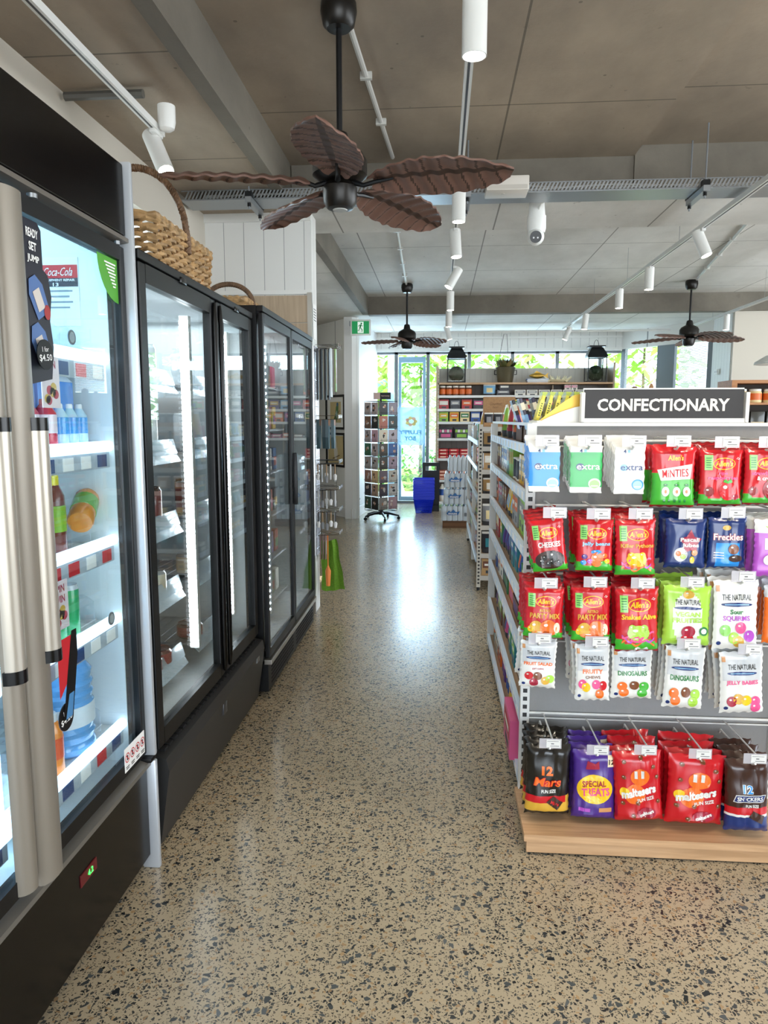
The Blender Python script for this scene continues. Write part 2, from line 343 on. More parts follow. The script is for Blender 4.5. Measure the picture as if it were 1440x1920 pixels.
# window wall at the far end: header, frames, glass door
b = NB(); box(b, -1.3, 3.1, 12.75, 12.9, 2.7, 3.0); struct('wall_header', b, VJ)
b = NB(); box(b, -1.3, 3.1, 12.70, 12.75, 2.68, 2.73); box(b, -1.3, 3.1, 12.72, 12.75, 2.9, 2.93); struct('trim_7', b, WHITE)
b = NB()
for x in (-.78, -.22, .5, 1.25, 2.02, 2.75): box(b, x-.03, x+.03, 12.76, 12.84, 0.03, 2.7)
box(b, -1.15, 3.1, 12.76, 12.84, 0, .04); box(b, -1.15, 3.1, 12.76, 12.84, 2.64, 2.7)
w = struct('window_2', b, mat('#6e7478', .4, .3, name='grey_window_frame'))
b = NB(); box(b, -1.12, -.8, 12.79, 12.8, .04, 2.64); box(b, -.2, 3.1, 12.79, 12.8, .04, 2.64); obj('window_pane', b, GLASS, w, smooth=False)
b = NB(); box(b, -.74, -.69, 12.77, 12.82, .05, 2.6); box(b, -.31, -.26, 12.77, 12.82, .05, 2.6); box(b, -.69, -.31, 12.77, 12.82, 2.5, 2.6); box(b, -.69, -.31, 12.77, 12.82, .05, .12)
d = struct('door_1', b, mat('#8fb4cf', .5, name='pale_blue_door_frame'))
b = NB(); box(b, -.69, -.31, 12.79, 12.80, .12, 2.5); obj('door_pane', b, GLASS, d, smooth=False)
# right-hand end: slanting window wall, boarded return, warm wall
SL0, SL1 = Vector((3.1, 12.75)), Vector((4.13, 11.4))
wall_seg('wall_slant_header', SL0, SL1, 2.7, 3.0, .12, VJ)
sd = (SL1-SL0).normalized()
def on_slant(t): p = SL0+sd*t; return (p.x, p.y)
w = wall_seg('window_3', on_slant(.0), on_slant(.08), 0, 2.7, .07, mat('#6e7478', .4, .3))
for t0, t1, z0, z1 in ((.72, .80, 0, 2.7), (.92, 1.04, 0, 2.7), (1.04, 1.7, 1.05, 1.95), (1.62, 1.7, 1.9, 2.7), (.08, .72, 0, .1), (.8, .92, 0, 2.7)):
    o = wall_seg('window_frame', on_slant(t0), on_slant(t1), z0, z1, .07, mat('#7b858c', .4, .2)); o.parent = w; del o['kind']
o = wall_seg('window_pane', on_slant(.08), on_slant(.72), .1, 2.7, .01, GLASS); o.parent = w; del o['kind']
b = NB()                                                     # venetian slats
for k in range(34):
    z = 1.97+k*.021; p, q = Vector(on_slant(1.06)), Vector(on_slant(1.61)); n_ = Vector((-sd.y, sd.x))
    quad(b, [(*(p+n_*.10), z), (*(q+n_*.10), z), (*(q+n_*.085), z+.016), (*(p+n_*.085), z+.016)])
o = obj('window_blind', b, mat('#f4f6f8', .5), w, smooth=False)
wall_seg('wall_board', SL1, (4.05, 10.5), 0, 3.24, .12, VJ, 1)
b = NB(); box(b, 4.06, 7.0, 10.45, 10.6, 0, 3.24); struct('wall_right_end', b, WALLP)
b = NB(); box(b, 6.85, 7.0, 9.2, 10.5, 0, 3.3); box(b, 6.85, 7.0, -4.4, -1.0, 0, 3.3); box(b, 6.85, 7.0, -1.0, 9.2, 0, .5); box(b, 6.85, 7.0, -1.0, 9.2, 2.95, 3.3); struct('wall_right', b, WALLP)
b = NB(); box(b, -2.0, -1.5, -4.5, -4.4, 0, 3.3); box(b, 4.8, 7, -4.5, -4.4, 0, 3.3); box(b, -1.5, 4.8, -4.5, -4.4, 3.05, 3.3); struct('wall_rear', b, WALLP)
# conduit on the slab, power outlets
def conduit(pts, r, label, col='#c9c8c3'):
    b = NB(); tube(b, pts, r, 8)
    for p in pts[::max(1, len(pts)-1)]: pass
    n_ = int((Vector(pts[-1])-Vector(pts[0])).length/.7)
    for k in range(1, n_+1):
        p = Vector(pts[0]).lerp(Vector(pts[-1]), k/(n_+1)); box(b, p.x-.03, p.x+.03, p.y-.012, p.y+.012, p.z-.016, p.z+.018)
    return tag(obj('conduit', b, mat(col, .45, .3)), label, 'conduit')
conduit([(-.42, 3.26, 3.222), (-.33, 4.95, 3.222)], .014, 'grey conduit along the slab leading away from the near fan')
conduit([(-.40, 6.1, 3.222), (-.45, 9.5, 3.222)], .014, 'grey conduit along the far slab leading to the middle fan')
conduit([(-.33, 5.2, 2.985), (-.3, 5.8, 2.985)], .013, 'short grey conduit length under the concrete cross beam')
conduit([(3.15, 9.35, 3.222), (2.55, 6.0, 3.222)], .014, 'grey conduit running to the far right fan')
conduit([(-1.73, 3.35, 2.97), (-1.36, 3.35, 2.97)], .02, 'short dark grey pipe from the left wall to the light track', '#5c5a55')
for X, Y, Z, lab in ((-1.27, 11.0, .27, 'white double power outlet low on the pier behind the card spinner'), (4.07, 11.0, 2.2, 'white switch plate on the boarded wall right of the venetian blind')):
    b = NB(); box(b, X+.012 if X < 0 else X-.02, X+.03 if X < 0 else X-.005, Y-.06, Y+.06, Z-.04, Z+.04, 0, .003)
    for q in (-.03, .03): box(b, X+.03 if X < 0 else X-.023, X+.033 if X < 0 else X-.02, Y+q-.012, Y+q+.012, Z-.012, Z+.012, 1)
    tag(obj('power_outlet', b, [WHITE, mat('#bdbdbb', .5)]), lab, 'outlet')
# ================================================================= OUTSIDE
b = NB(); box(b, -12, 16, 12.9, 40, -.25, -.03); o = struct('trim_8', b, mat('#cfcabd', .8, var=.1, bscale=3, name='pale_paving'))
b = NB(); box(b, -12, 16, 15.2, 30, -.03, .02); o = obj('garden_bed', b, mat('#7d8a4a', .9, var=.35, bscale=4, bump=.8)); o['kind'] = 'structure'; o.name = 'trim_9'
def plant(x, y, h, w, n, cols, label, cat='plant', name='garden_shrub', leaf=.16, seed=1, trunk=0):
    rnd = random.Random(seed); b = NB()
    for k in range(n):
        a = rnd.uniform(0, 2*PI); rr = w*math.sqrt(rnd.random()); z = trunk+(h-trunk)*rnd.random()
        s = 1-.5*abs((z-trunk)/(h-trunk)-.45); p = Vector((math.cos(a)*rr*s, math.sin(a)*rr*s, z))
        d = Vector((rnd.uniform(-1, 1), rnd.uniform(-1, 1), rnd.uniform(-.5, .9))).normalized()*leaf*rnd.uniform(.7, 1.4); u, q = frame_of(d); u = u*leaf*.28
        quad(b, [p, p+d*.5+u, p+d, p+d*.5-u], 0 if rnd.random() < .6 else 1)
    cyl(b, (0, 0, 0), (0, 0, trunk+.8*(h-trunk)), .05 if trunk else .03, .03, 6, 2)
    o = obj(name, b, [mat(cols[0], .6), mat(cols[1], .6), mat('#6b5a45', .8)]); o.location = (x, y, .0); return tag(o, label, cat, None)
G1, G2, G3 = ('#9cc44e', '#c3e070'), ('#62a04a', '#9ccc62'), ('#b0cc5c', '#dcea90')
plant(-.5, 18.5, 3.4, 1.1, 700, G1, 'bright green leafy tree seen through the glass door', 'tree', 'garden_tree', .3, 3, .9)
plant(-1.7, 17.2, 3.6, .8, 500, G3, 'yellow-green palm-like tree left of the door outside', 'tree', 'garden_tree', .34, 4, 1.2)
plant(.6, 17.2, 3.8, .9, 500, G1, 'leafy tree outside, beside the end of the snack shelving', 'tree', 'garden_tree', .3, 5, 1.0)
plant(-.1, 15.9, .9, .45, 350, G2, 'low dark green bush outside the door by the white post', 'shrub', 'garden_shrub', .13, 6)
plant(-.9, 15.6, 1.1, .45, 300, G2, 'low bush outside behind the card spinner', 'shrub', 'garden_shrub', .14, 7)
plant(.35, 16.1, 1.2, .5, 300, G3, 'pale green bush outside beside the wall of snack shelves', 'shrub', 'garden_shrub', .14, 8)
plant(2.2, 18.5, 4.0, 1.3, 500, G3, 'pale tree outside above the middle of the snack shelving', 'tree', 'garden_tree', .34, 9, 1.4)
plant(5.2, 19.0, 4.2, 1.5, 600, G1, 'large leafy tree outside right of the snack shelving', 'tree', 'garden_tree', .34, 10, 1.2)
t = thing('garden_building', 'pale blue building with a dark window beyond the garden', 'building', (-.5, 22, 0))
b = NB(); box(b, -8, 3.2, 22, 26, 0, 3.9); obj('wall', b, mat('#b9d3da', .7), t, smooth=False)
b = NB(); box(b, -8.2, 3.4, 21.8, 26, 3.9, 4.05); obj('roof', b, mat('#8fa3ad', .6), t, smooth=False)
b = NB(); box(b, .1, 1.5, 21.96, 22, 1.9, 2.8); obj('window', b, mat('#4c6a86', .2), t, smooth=False)
b = NB(); box(b, -3.5, -1.2, 21.96, 22, .2, 2.7); obj('opening', b, mat('#5d7680', .5), t, smooth=False)
b = NB(); tube(b, [(-.75, 14.4, .0), (-1.15, 14.6, 1.25)], .06, 8); tag(obj('leaning_post', b, mat('#eeeeea', .6)), 'white leaning post standing in the garden outside the door', 'post')
b = NB(); box(b, -1.02, -.9, 14.0, 14.12, -.02, 3.0); tag(obj('verandah_post', b, mat('#9db7cc', .5)), 'pale blue square verandah post outside the door', 'post')
# translucent poster hung on the door
t = thing('door_poster', 'translucent pastel poster hanging on the glass door', 'poster', (-.5, 12.74, 1.05))
b = NB(); box(b, -.78, -.28, 12.737, 12.742, 1.05, 1.72); obj('sheet', b, clear('tracing_film', (.75, .85, .93), .3, 1.2, .45, (.7, .85, .95)), t, smooth=False)
b = NB(); pu = lambda u, v: Vector((-.53+u, 12.735, 1.3+v))
for i in range(7): shape(b, ell(.02+.075*math.cos(i*.9), .17+.06*math.sin(i*.9), .035, .03), pu, i % 2)
pm = lambda u, v: pu(-u, v); word(b, 'FLUFFY', 0, -.02, .4, .07, pm, 2, .03); word(b, 'BOY', .0, -.13, .2, .08, pm, 2, .03)
obj('print', b, [mat('#e8d884', .6), mat('#e5b9a0', .6), mat('#6aa9cf', .6)], t, smooth=False)
# ================================================================= FRIDGES
LINER = mat('#e9f1f4', .45, name='white_fridge_liner'); LED = mat('#d2e9ff', .5, emit=2.6, name='led_diffuser'); LEDS = mat('#f4f9ff', .5, emit=16, name='led_chip')
PRICE = mat('#7d8e96', .4, name='grey_price_strip'); PAPER = mat('#efefec', .7, name='white_paper'); INK = mat('#2a2a2c', .6, name='dark_ink'); REDI = mat('#c8202b', .5)
def shell(b, x0, x1, y0, y1, z0, z1, t=.04):               # open-fronted cabinet, outside 0, lining 1
    box(b, x0, x0+t, y0, y1, z0, z1, 0); box(b, x0+t, x1, y0, y0+t, z0, z1, 0); box(b, x0+t, x1, y1-t, y1, z0, z1, 0)
    box(b, x0+t, x1, y0+t, y1-t, z1-t, z1, 0); box(b, x0+t, x1, y0+t, y1-t, z0, z0+t, 0)
    e = .004
    box(b, x0+t, x0+t+e, y0+t, y1-t, z0+t, z1-t, 1); box(b, x0+t+e, x1-.012, y0+t, y0+t+e, z0+t, z1-t, 1); box(b, x0+t+e, x1-.012, y1-t-e, y1-t, z0+t, z1-t, 1)
    box(b, x0+t+e, x1-.012, y0+t+e, y1-t-e, z1-t-e, z1-t, 1); box(b, x0+t+e, x1-.012, y0+t+e, y1-t-e, z0+t, z0+t+e, 1)
def door(par, xf, y0, y1, z0, z1, st=.045, tp=.06, name='door', m=BLK, pane=DGLASS, t=.03):
    b = NB(); box(b, xf-t, xf, y0, y0+st, z0, z1, 0, .004); box(b, xf-t, xf, y1-st, y1, z0, z1, 0, .004)
    box(b, xf-t, xf, y0+st, y1-st, z0, z0+tp, 0); box(b, xf-t, xf, y0+st, y1-st, z1-tp, z1, 0)
    d = obj(name, b, m, par, smooth=False)
    b = NB(); box(b, xf-t*.6, xf-t*.4, y0+st, y1-st, z0+tp, z1-tp, 0); obj('door_glass', b, pane, d, smooth=False)
    return d
# ---- tall drinks fridge nearest the camera
fr = thing('drinks_fridge', 'tall black two-door drinks fridge with champagne handles, nearest the camera', 'fridge', (-1.3, 1.5, 0))
b = NB(); shell(b, -1.70, -.985, .82, 2.165, .35, 2.25, .045); obj('cabinet', b, [BLACK, LINER], fr, smooth=False)
b = NB(); box(b, -.985, -.945, .82, 2.15, 2.045, 2.25, 0, .004); obj('header_panel', b, BLACK, fr, smooth=False)
b = NB(); prism(b, [(-.985, 2.018), (-.938, 2.026), (-.938, 2.038), (-.985, 2.045)], .82, 2.155, 'Y', 0); tb = obj('trim_bar', b, mat('#6b655d', .4, .3), fr, smooth=False)
b = NB(); cyl(b, (-.95, 1.66, 2.02), (-.95, 1.66, 2.01), .012, n=12); cyl(b, (-.95, 2.1, 2.02), (-.95, 2.1, 2.01), .008, n=12); obj('hinge_cap', b, GALV, fr)
b = NB(); box(b, -.985, -.925, 2.152, 2.172, .40, 2.26, 0, .006); obj('side_trim', b, mat('#c6ccd2', .3, .4), fr)
b = NB(); box(b, -.985, -.925, 2.152, 2.172, .0, .385, 0, .006); obj('side_trim', b, mat('#c6ccd2', .3, .4), fr)
b = NB(); box(b, -.99, -.93, 2.13, 2.175, .385, .40, 0, .003); obj('hinge_plate', b, BLK, fr)
b = NB(); box(b, -1.68, -.955, .84, 2.152, .05, .37, 0, .004); box(b, -1.6, -1.05, .9, 2.1, 0, .05, 0); obj('kick_panel', b, BLACK, fr, smooth=False)
b = NB(); prism(b, [(-.985, .37), (-.94, .37), (-.94, .385), (-.985, .40)], .84, 2.15, 'Y', 0); obj('trim_bar', b, mat('#7a766f', .4, .5), fr, smooth=False)
c = obj('controller', (lambda b: (box(b, -.957, -.952, 1.70, 1.79, .245, .28, 0, .001), b)[1])(NB()), mat('#5e1219', .3), fr, smooth=False)
b = NB(); word(b, '4.2', 0, 0, .028, .017, lambda u, v: Vector((-.951, 1.752+u, .262+v)), 0, .01); obj('display_digits', b, mat('#39ff5a', .5, emit=4), c, smooth=False)
for y0, y1 in ((.85, 1.495), (1.51, 2.15)):
    d = door(fr, -.952, y0, y1, .41, 2.012, .03, .042)
    ys = y1-.035 if y0 < 1 else y0+.045
    b = NB(); hw = .032 if y0 < 1 else .05                 # rounded full-height extrusion
    prism(b, [(-.955, ys-hw)]+[(-.955+.028*math.sin(PI*k/10), ys-hw*math.cos(PI*k/10)) for k in range(11)]+[(-.955, ys+hw)], .385 if y0 > 1 else .415, 2.0, 'Z'); obj('handle_stile', b, TAUPE, d)
    yg = ys+.03 if y0 > 1 else ys-.02
    b = NB(); prism(b, [(-.935, yg-.028)]+[(-.935+.03*math.sin(PI*k/8), yg-.028*math.cos(PI*k/8)) for k in range(9)], .955, 1.475, 'Z'); g = obj('door_handle', b, mat('#b5ada0', .3, .5), d)
    for z0, z1 in ((1.475, 1.505), (.925, .955)):
        b = NB(); prism(b, [(-.94, yg-.03)]+[(-.94+.036*math.sin(PI*k/8), yg-.03*math.cos(PI*k/8)) for k in range(9)], z0, z1, 'Z')
        obj('handle_cap', b, BLACK, g)
    b = NB(); box(b, -1.10, -1.06, y0+.01 if y0 > 1 else y1-.06, y0+.05 if y0 > 1 else y1-.02, .46, 1.95, 0); obj('led_strip', b, LED, fr, smooth=False)
SH1 = (1.70, 1.44, 1.15, .90, .55)
for k, z in enumerate(SH1):
    for y0, y1 in ((.875, 1.49), (1.52, 2.11)):
        b = NB(); box(b, -1.60, -1.03, y0, y1, z-.035, z-.028, 0)
        for q in range(14): tube(b, [(-1.60+q*.04, y0, z-.026), (-1.60+q*.04, y1, z-.026)], .002, 4, 0)
        s = obj('shelf', b, WHITE, fr)
        b = NB(); cyl(b, (-1.012, y0, z-.02), (-1.012, y1, z-.02), .017, n=14); obj('shelf_light', b, LED, s)
        b = NB(); box(b, -1.015, -1.011, y0, y1, z-.085, z-.038, 0)
        n_ = 6
        for q in range(n_):
            yy = y0+(q+.5)*(y1-y0)/n_; m = ((3, 2, 1), (1, 1, 3), (2, 1, 2), (3, 1, 1), (1, 2, 3))[k][q % 3]; box(b, -1.0108, -1.009, yy-.028, yy+.028, z-.08, z-.044, m)
        obj('price_strip', b, [mat('#aeb9c2', .35), PAPER, REDI, mat('#27477a', .4)], s, smooth=False)
        b = NB()
        for q in range(5): yy = y0+.08+q*.11; prism(b, [(-1.55, z-.02), (-1.05, z-.02), (-1.05, z+.05), (-1.08, z+.07), (-1.55, z+.03)], yy, yy+.003, 'Y')
        obj('shelf_divider', b, PLAS, s, smooth=False)
lamp('drinks_fridge_light', 'AREA', (-1.3, 1.5, 2.19), 7, (.42, .74, 1), (0, 0, -1), shape='RECTANGLE', size=.5, size_y=1.2).parent = None
lamp('drinks_fridge_strip_light', 'AREA', (-1.05, 1.55, 1.2), 5, (.42, .74, 1), (-.6, .8, 0), shape='RECTANGLE', size=.05, size_y=1.5)
# stickers on its door and inside
def decal_x(x, yc, zc, s=1): return lambda u, v: Vector((x, yc+u, zc+v))
t = thing('door_sticker', 'dark drinks sticker down the left edge of the fridge door glass', 'sticker', (-.963, 1.69, 1.7))
b = NB(); pu = decal_x(-.9625, 1.68, 1.80)
outl = [(-.07, -.22), (.045, -.2), (.06, -.12), (.05, -.06), (.062, 0), (.05, .05), (.03, .06), (.03, .15), (.015, .165), (-.07, .165)]
shape(b, outl, pu, 0, 0); obj('sheet', b, mat('#1a1c2b', .35), t, smooth=False)
b = NB(); pu = decal_x(-.9605, 1.68, 1.80)
for i, s in enumerate(('READY', 'SET', 'JUMP')): word(b, s, -.012, .135-.03*i, .05 if i != 1 else .032, .02, pu, 0, .03)
for zc, r in ((-.01, .5), (-.12, .45)):
    shape(b, [(x*math.cos(r)-y*math.sin(r), zc+x*math.sin(r)+y*math.cos(r)) for x, y in ((-.03, -.045), (.03, -.045), (.034, .02), (.015, .05), (-.015, .05), (-.034, .02))], pu, 1)
    pu2 = decal_x(-.9595, 1.68, 1.80); shape(b, [(x*math.cos(r)-y*math.sin(r), zc+x*math.sin(r)+y*math.cos(r)) for x, y in ((-.018, -.03), (.014, -.03), (.014, .02), (-.018, .02))], pu2, 2)
    shape(b, ell(.035, zc-.03, .014, .018), pu2, 3)
obj('print', b, [PAPER, mat('#4f6fa5', .4), mat('#cfc6bd', .4), mat('#a02a2a', .4)], t, smooth=False)
t = thing('corner_sticker', 'green quarter-round corner sticker with white lines on the fridge door', 'sticker', (-.9625, 2.05, 1.83))
b = NB(); pu = decal_x(-.9625, 2.119, 1.968); shape(b, [(0, 0)]+[(-.125*math.cos(a*PI/16), -.125*math.sin(a*PI/16)) for a in range(9)], pu, 0); obj('sheet', b, mat('#4f9f2d', .4), t, smooth=False)
b = NB(); pu = decal_x(-.9605, 2.119, 1.968)
for i in range(8): shape(b, rect(-.085+.007*i, -.015-.004*(i % 3), -.020-.009*i, -.0155-.009*i), pu, 0)
obj('print', b, PAPER, t, smooth=False)
t = thing('warning_sticker', 'white strip sticker with four red prohibition rings at the bottom of the door', 'sticker', (-.951, 2.05, .47))
b = NB(); box(b, -.951, -.9495, 1.985, 2.13, .425, .50); obj('sheet', b, PAPER, t, smooth=False)
b = NB()
for i in range(4):
    yc = 2.003+.0365*i
    for j in range(16):
        a0, a1 = 2*PI*j/16, 2*PI*(j+1)/16; quad(b, [(-.9488, yc+r*math.cos(a), .468+r*math.sin(a)) for r, a in ((.0125, a0), (.0155, a0), (.0155, a1), (.0125, a1))], 0)
    quad(b, [(-.9486, yc-.011, .477), (-.9486, yc-.009, .479), (-.9486, yc+.011, .459), (-.9486, yc+.009, .457)], 0)
    box(b, -.9490, -.9487, yc-.004, yc+.004, .460, .476, 1); box(b, -.949, -.9487, yc-.012, yc+.012, .438, .441, 1); box(b, -.949, -.9487, yc-.01, yc+.01, .432, .435, 1)
obj('print', b, [REDI, INK], t, smooth=False)
t = thing('notice_sign', 'red and white notice with script lettering inside the drinks fridge', 'sign', (-1.1, 2.1, 1.8))
b = NB(); pf = lambda u, v: Vector((-1.14+u, 2.112, 1.90+v)); box(b, -1.20, -1.08, 2.113, 2.117, 1.78, 1.98); obj('sheet', b, PAPER, t, smooth=False)
b = NB(); shape(b, rect(-.058, .058, .02, .058), pf, 0); shape(b, rect(-.058, .058, -.005, .02), pf, 1); pf2 = lambda u, v: Vector((-1.14+u, 2.110, 1.90+v))
word(b, 'Coca-Cola', 0, .038, .09, .024, pf2, 2, .0, 0, 0, .3); word(b, 'EQUIPMENT REPAIR', 0, .013, .1, .008, pf2, 2, .02); word(b, '13', -.01, .001, .018, .01, pf2, 2, .02)
for i in range(4): shape(b, rect(-.04, .04-.01*(i % 2), -.02-.016*i, -.015-.016*i), pf, 3)
obj('print', b, [REDI, mat('#2b2f3d', .4), PAPER, mat('#8e98a0', .5)], t, smooth=False)
def wobbler(yc, zc, s1, s2, lab):
    t = thing('price_disc', lab, 'price tag', (-.948, yc, zc)); b = NB(); cyl(b, (-.9485, yc, zc), (-.9465, yc, zc), .036, n=28); obj('disc', b, BLK, t)
    b = NB(); pu = decal_x(-.9458, yc, zc); word(b, s1, 0, .013, .028, .012, pu, 0, .01, .1); word(b, s2, 0, -.008, .055, .018, pu, 0, .01, .1); obj('print', b, PAPER, t, smooth=False)
wobbler(1.672, 1.655, '1 for', '$4.50', 'round black price disc reading $4.50 on the upper part of the fridge door')
wobbler(1.668, .745, '1 for', '$4.20', 'round black price disc reading $4.20 on the lower part of the fridge door')
for yc, zc, s, lab in ((1.765, 1.60, 'WIN', 'upper pink and white WIN shelf flag in the drinks fridge'), (1.745, 1.02, 'SPIN WIN', 'lower pink and white SPIN WIN shelf flag in the drinks fridge')):
    t = thing('shelf_flag', lab, 'shelf flag', (-.99, yc, zc)); b = NB(); box(b, -.992, -.990, yc-.042, yc+.042, zc-.07, zc+.06); obj('sheet', b, mat('#f1dfe2', .5), t, smooth=False)
    b = NB(); pu = decal_x(-.9893, yc, zc)
    for i, q in enumerate(s.split()): word(b, q, 0, .04-.028*i, .05, .02, pu, 0, .02)
    for i in range(6): shape(b, ell(.02*math.cos(i), -.035+.018*math.sin(i*1.3), .014, .012), pu, 1+i % 2)
    obj('print', b, [mat('#b0344e', .5), mat('#c2404f', .5), mat('#d8b04c', .5)], t, smooth=False)
for yc, zc, lab in ((1.885, 1.72, 'small grey round tag on the top shelf edge of the drinks fridge'), (2.03, .90, 'small grey round tag on the shelf edge above the large water bottle')):
    b = NB(); cyl(b, (-.992, yc, zc), (-.990, yc, zc), .02, n=20); cyl(b, (-.990, yc, zc), (-.9895, yc, zc), .014, n=20, m=1); tag(obj('round_tag', b, [mat('#5e6468', .4), mat('#a9b0b4', .4)]), lab, 'tag')
# ---- drinks and packs
def bottle(b, r, h, neck, cap, mats=(0, 1, 2), lab=(.35, .7), cy=.04):
    z0, z1 = lab[0]*h, lab[1]*h
    lathe(b, [(r*.9, 0), (r, .01), (r*.97, z0), (r*1.01, z0+.001), (r*1.01, z1), (r*.97, z1+.001), (r*.95, h*.74), (neck*1.1, h*.9), (neck, h*.93), (neck, h-cy)], n=18, m=[mats[0], mats[0], mats[1], mats[1], mats[1], mats[0], mats[0], mats[0], mats[0]])
    lathe(b, [(cap, h-cy), (cap, h-.004), (cap*.85, h)], n=16, m=mats[2])
PC = {}
def drink(kind, loc, cols, label, cat='bottle', r=.033, h=.2, rot=None, group=None, name=None):
    key = (kind, cols, r, h)
    if key not in PC:
        b = NB(); M = [mat(c, .25, coat=.4) for c in cols]
        if kind == 'bottle': bottle(b, r, h, r*.42, r*.46)
        elif kind == 'wide': bottle(b, r, h, r*.5, r*.62, lab=(.3, .62))
        elif kind == 'can': lathe(b, [(r*.8, 0), (r, .012), (r, h-.014), (r*.86, h-.004), (r*.88, h), (r*.8, h-.003)], n=20, m=[2, 0, 2, 2, 2])
        elif kind == 'carton': box(b, -r, r, -r, r, 0, h*.8, 0, .002); prism(b, [(-r, h*.8), (r, h*.8), (0, h*.95)], -r, r, 'Y', 1); box(b, -.002, .002, -r, r, h*.94, h, 1)
        PC[key] = mesh_of(kind, b, M)
    o = D.objects.new(name or {'can': 'drink_can', 'carton': 'carton'}.get(kind, 'drink_bottle'), PC[key]); COL.objects.link(o); o.location = loc
    if rot: o.rotation_euler = rot
    return tag(o, label, cat, group)
XB = -1.07
for i, y in enumerate((1.78, 1.88, 1.98)):
    drink('carton', (-1.11, y, 1.415), ('#2d7fd0', '#dfe9f2', '#ffffff'), 'blue milk carton on the second shelf of the drinks fridge, %s from the left' % ORD[i+1], 'carton', .042, .24)
for i, y in enumerate((1.765, 1.85)):
    drink('bottle', (-1.06, y, 1.415), ('#c8344a', '#e9d9dd', '#d23a45'), 'small red and white yoghurt drink on the second shelf, %s one' % ('left', 'right')[i], 'bottle', .03, .14)
for i, y in enumerate((1.93, 1.985, 2.04)):
    drink('bottle', (-1.065, y, 1.415), ('#bfe0f2', '#3f9be0', '#f2f5f7'), 'small pale water bottle on the second shelf of the fridge, %s' % ('left of three', 'middle of three', 'right of three')[i], 'bottle', .024, .13)
drink('bottle', (XB, 1.785, 1.125), ('#33204f', '#6d3fa0', '#16161c'), 'dark purple juice bottle on the third shelf beside the handle', h=.22, r=.036)
drink('wide', (XB, 1.87, 1.125), ('#6e2f22', '#8fbf3a', '#e8d429'), 'brown juice bottle with yellow cap on the third fridge shelf', h=.225, r=.038)
drink('wide', (XB+.02, 1.985, 1.20), ('#e2923a', '#6fae3a', '#d23a2c'), 'tipped-over orange juice bottle with a red cap on the third shelf', h=.19, r=.038, rot=(-1.15, 0, .3))
for i, y in enumerate((1.775, 1.85, 1.925)):
    drink('can', (XB, y, .875), ('#2aa867', '#e8f4ee', '#c7ccd0'), 'green drink can on the fourth shelf of the fridge, %s' % ('beside the handle', 'middle one', 'right-hand one')[i], 'can', .033, .155 if i else .13)
t = thing('water_bottle', 'large clear water bottle with blue body on the bottom fridge shelf', 'bottle', (-1.10, 1.93, .525))
b = NB(); prof = [(.07, 0), (.082, .01)]
for k in range(7): prof += [(.082, .03+.03*k), (.076, .04+.03*k)]
prof += [(.08, .245), (.05, .285), (.022, .30), (.02, .32)]
lathe(b, [(r, z) for r, z in prof], (-1.10, 1.93, .525), 28, 0); obj('body', b, mat('#5ea4e0', .12, coat=.5), t)
b = NB(); lathe(b, [(.0835, .09), (.0835, .15)], (-1.10, 1.93, .525), 28, 0); obj('bottle_label', b, mat('#dbe6ee', .4), t)
b = NB(); lathe(b, [(.024, .30), (.024, .33), (.02, .333)], (-1.10, 1.93, .525), 18, 0); obj('cap', b, mat('#2b6cc4', .3), t)
for i, (y, c) in enumerate(((1.70, '#e8722a'), (1.775, '#ef8a2e'))):
    drink('wide', (-1.06, y, .525), (c, '#e4572b', '#e8e8e8'), 'orange drink bottle low in the fridge, %s' % ('behind the handle', 'just right of the handle')[i], h=.18, r=.036)
for i in range(6):
    drink('bottle', (-1.3, 1.62+.085*i, 1.125), ('#9fb8c8', '#d8dee4', '#4b7fc0'), 'pale bottle at the back of the third fridge shelf', h=.2, r=.034, group='pale bottles at the back of the third shelf')
t = thing('hanging_price_flag', 'dark and blue diagonal price flag hanging by the fridge door handle', 'shelf flag', (-.94, 1.70, .85))
b = NB(); shape(b, [(-.05, -.12), (-.002, -.12), (.035, .03), (.035, .10), (.01, .10)], decal_x(-.944, 1.70, .86), 0); shape(b, [(-.04, -.12), (-.008, -.12), (.006, -.06), (-.018, -.06)], decal_x(-.943, 1.70, .86), 1); shape(b, [(-.06, -.06), (-.012, -.02), (.012, .09), (-.06, .09)], decal_x(-.9445, 1.70, .86), 2)
obj('sheet', b, [BLK, mat('#4b86b8', .4), REDI], t, smooth=False)
# ---- second fridge: low-base two-door display fridge
f2 = thing('display_fridge', 'black two-door display fridge with a bulging vented base, middle of the row', 'fridge', (-1.3, 2.9, 0))
b = NB(); shell(b, -1.70, -.985, 2.225, 3.585, .33, 2.03, .045); obj('cabinet', b, [BLK, mat('#c9cfd2', .5)], f2, smooth=False)
b = NB(); prism(b, [(-1.68, .03), (-.955, .03), (-.915, .30), (-.925, .345), (-.975, .355), (-1.68, .33)], 2.24, 3.58, 'Y', 0)
bs = obj('base', b, mat('#2b2b2b', .42), f2, smooth=False)
b = NB()
for k in range(40): y = 2.33+k*.029; quad(b, [(-.9535+.0015, y, .06), (-.9535+.0015, y+.016, .06), (-.9345+.0015, y+.016, .185), (-.9345+.0015, y, .185)])
obj('vent_grille', b, mat('#0a0a0a', .8), bs, smooth=False)
b = NB()
for k in range(28): y = 2.28+k*.045; box(b, -.972, -.945, y, y+.030, .352, .362, 0)
obj('top_vent', b, mat('#050505', .9), bs, smooth=False)
b = NB(); box(b, -.9335, -.915, 2.86, 2.91, .235, .285, 0, .002); obj('latch', b, mat('#3a3a3c', .3), bs)
b = NB(); box(b, -.925, -.9135, 3.42, 3.47, .27, .295, 0, .001); obj('badge', b, GALV, bs, smooth=False)
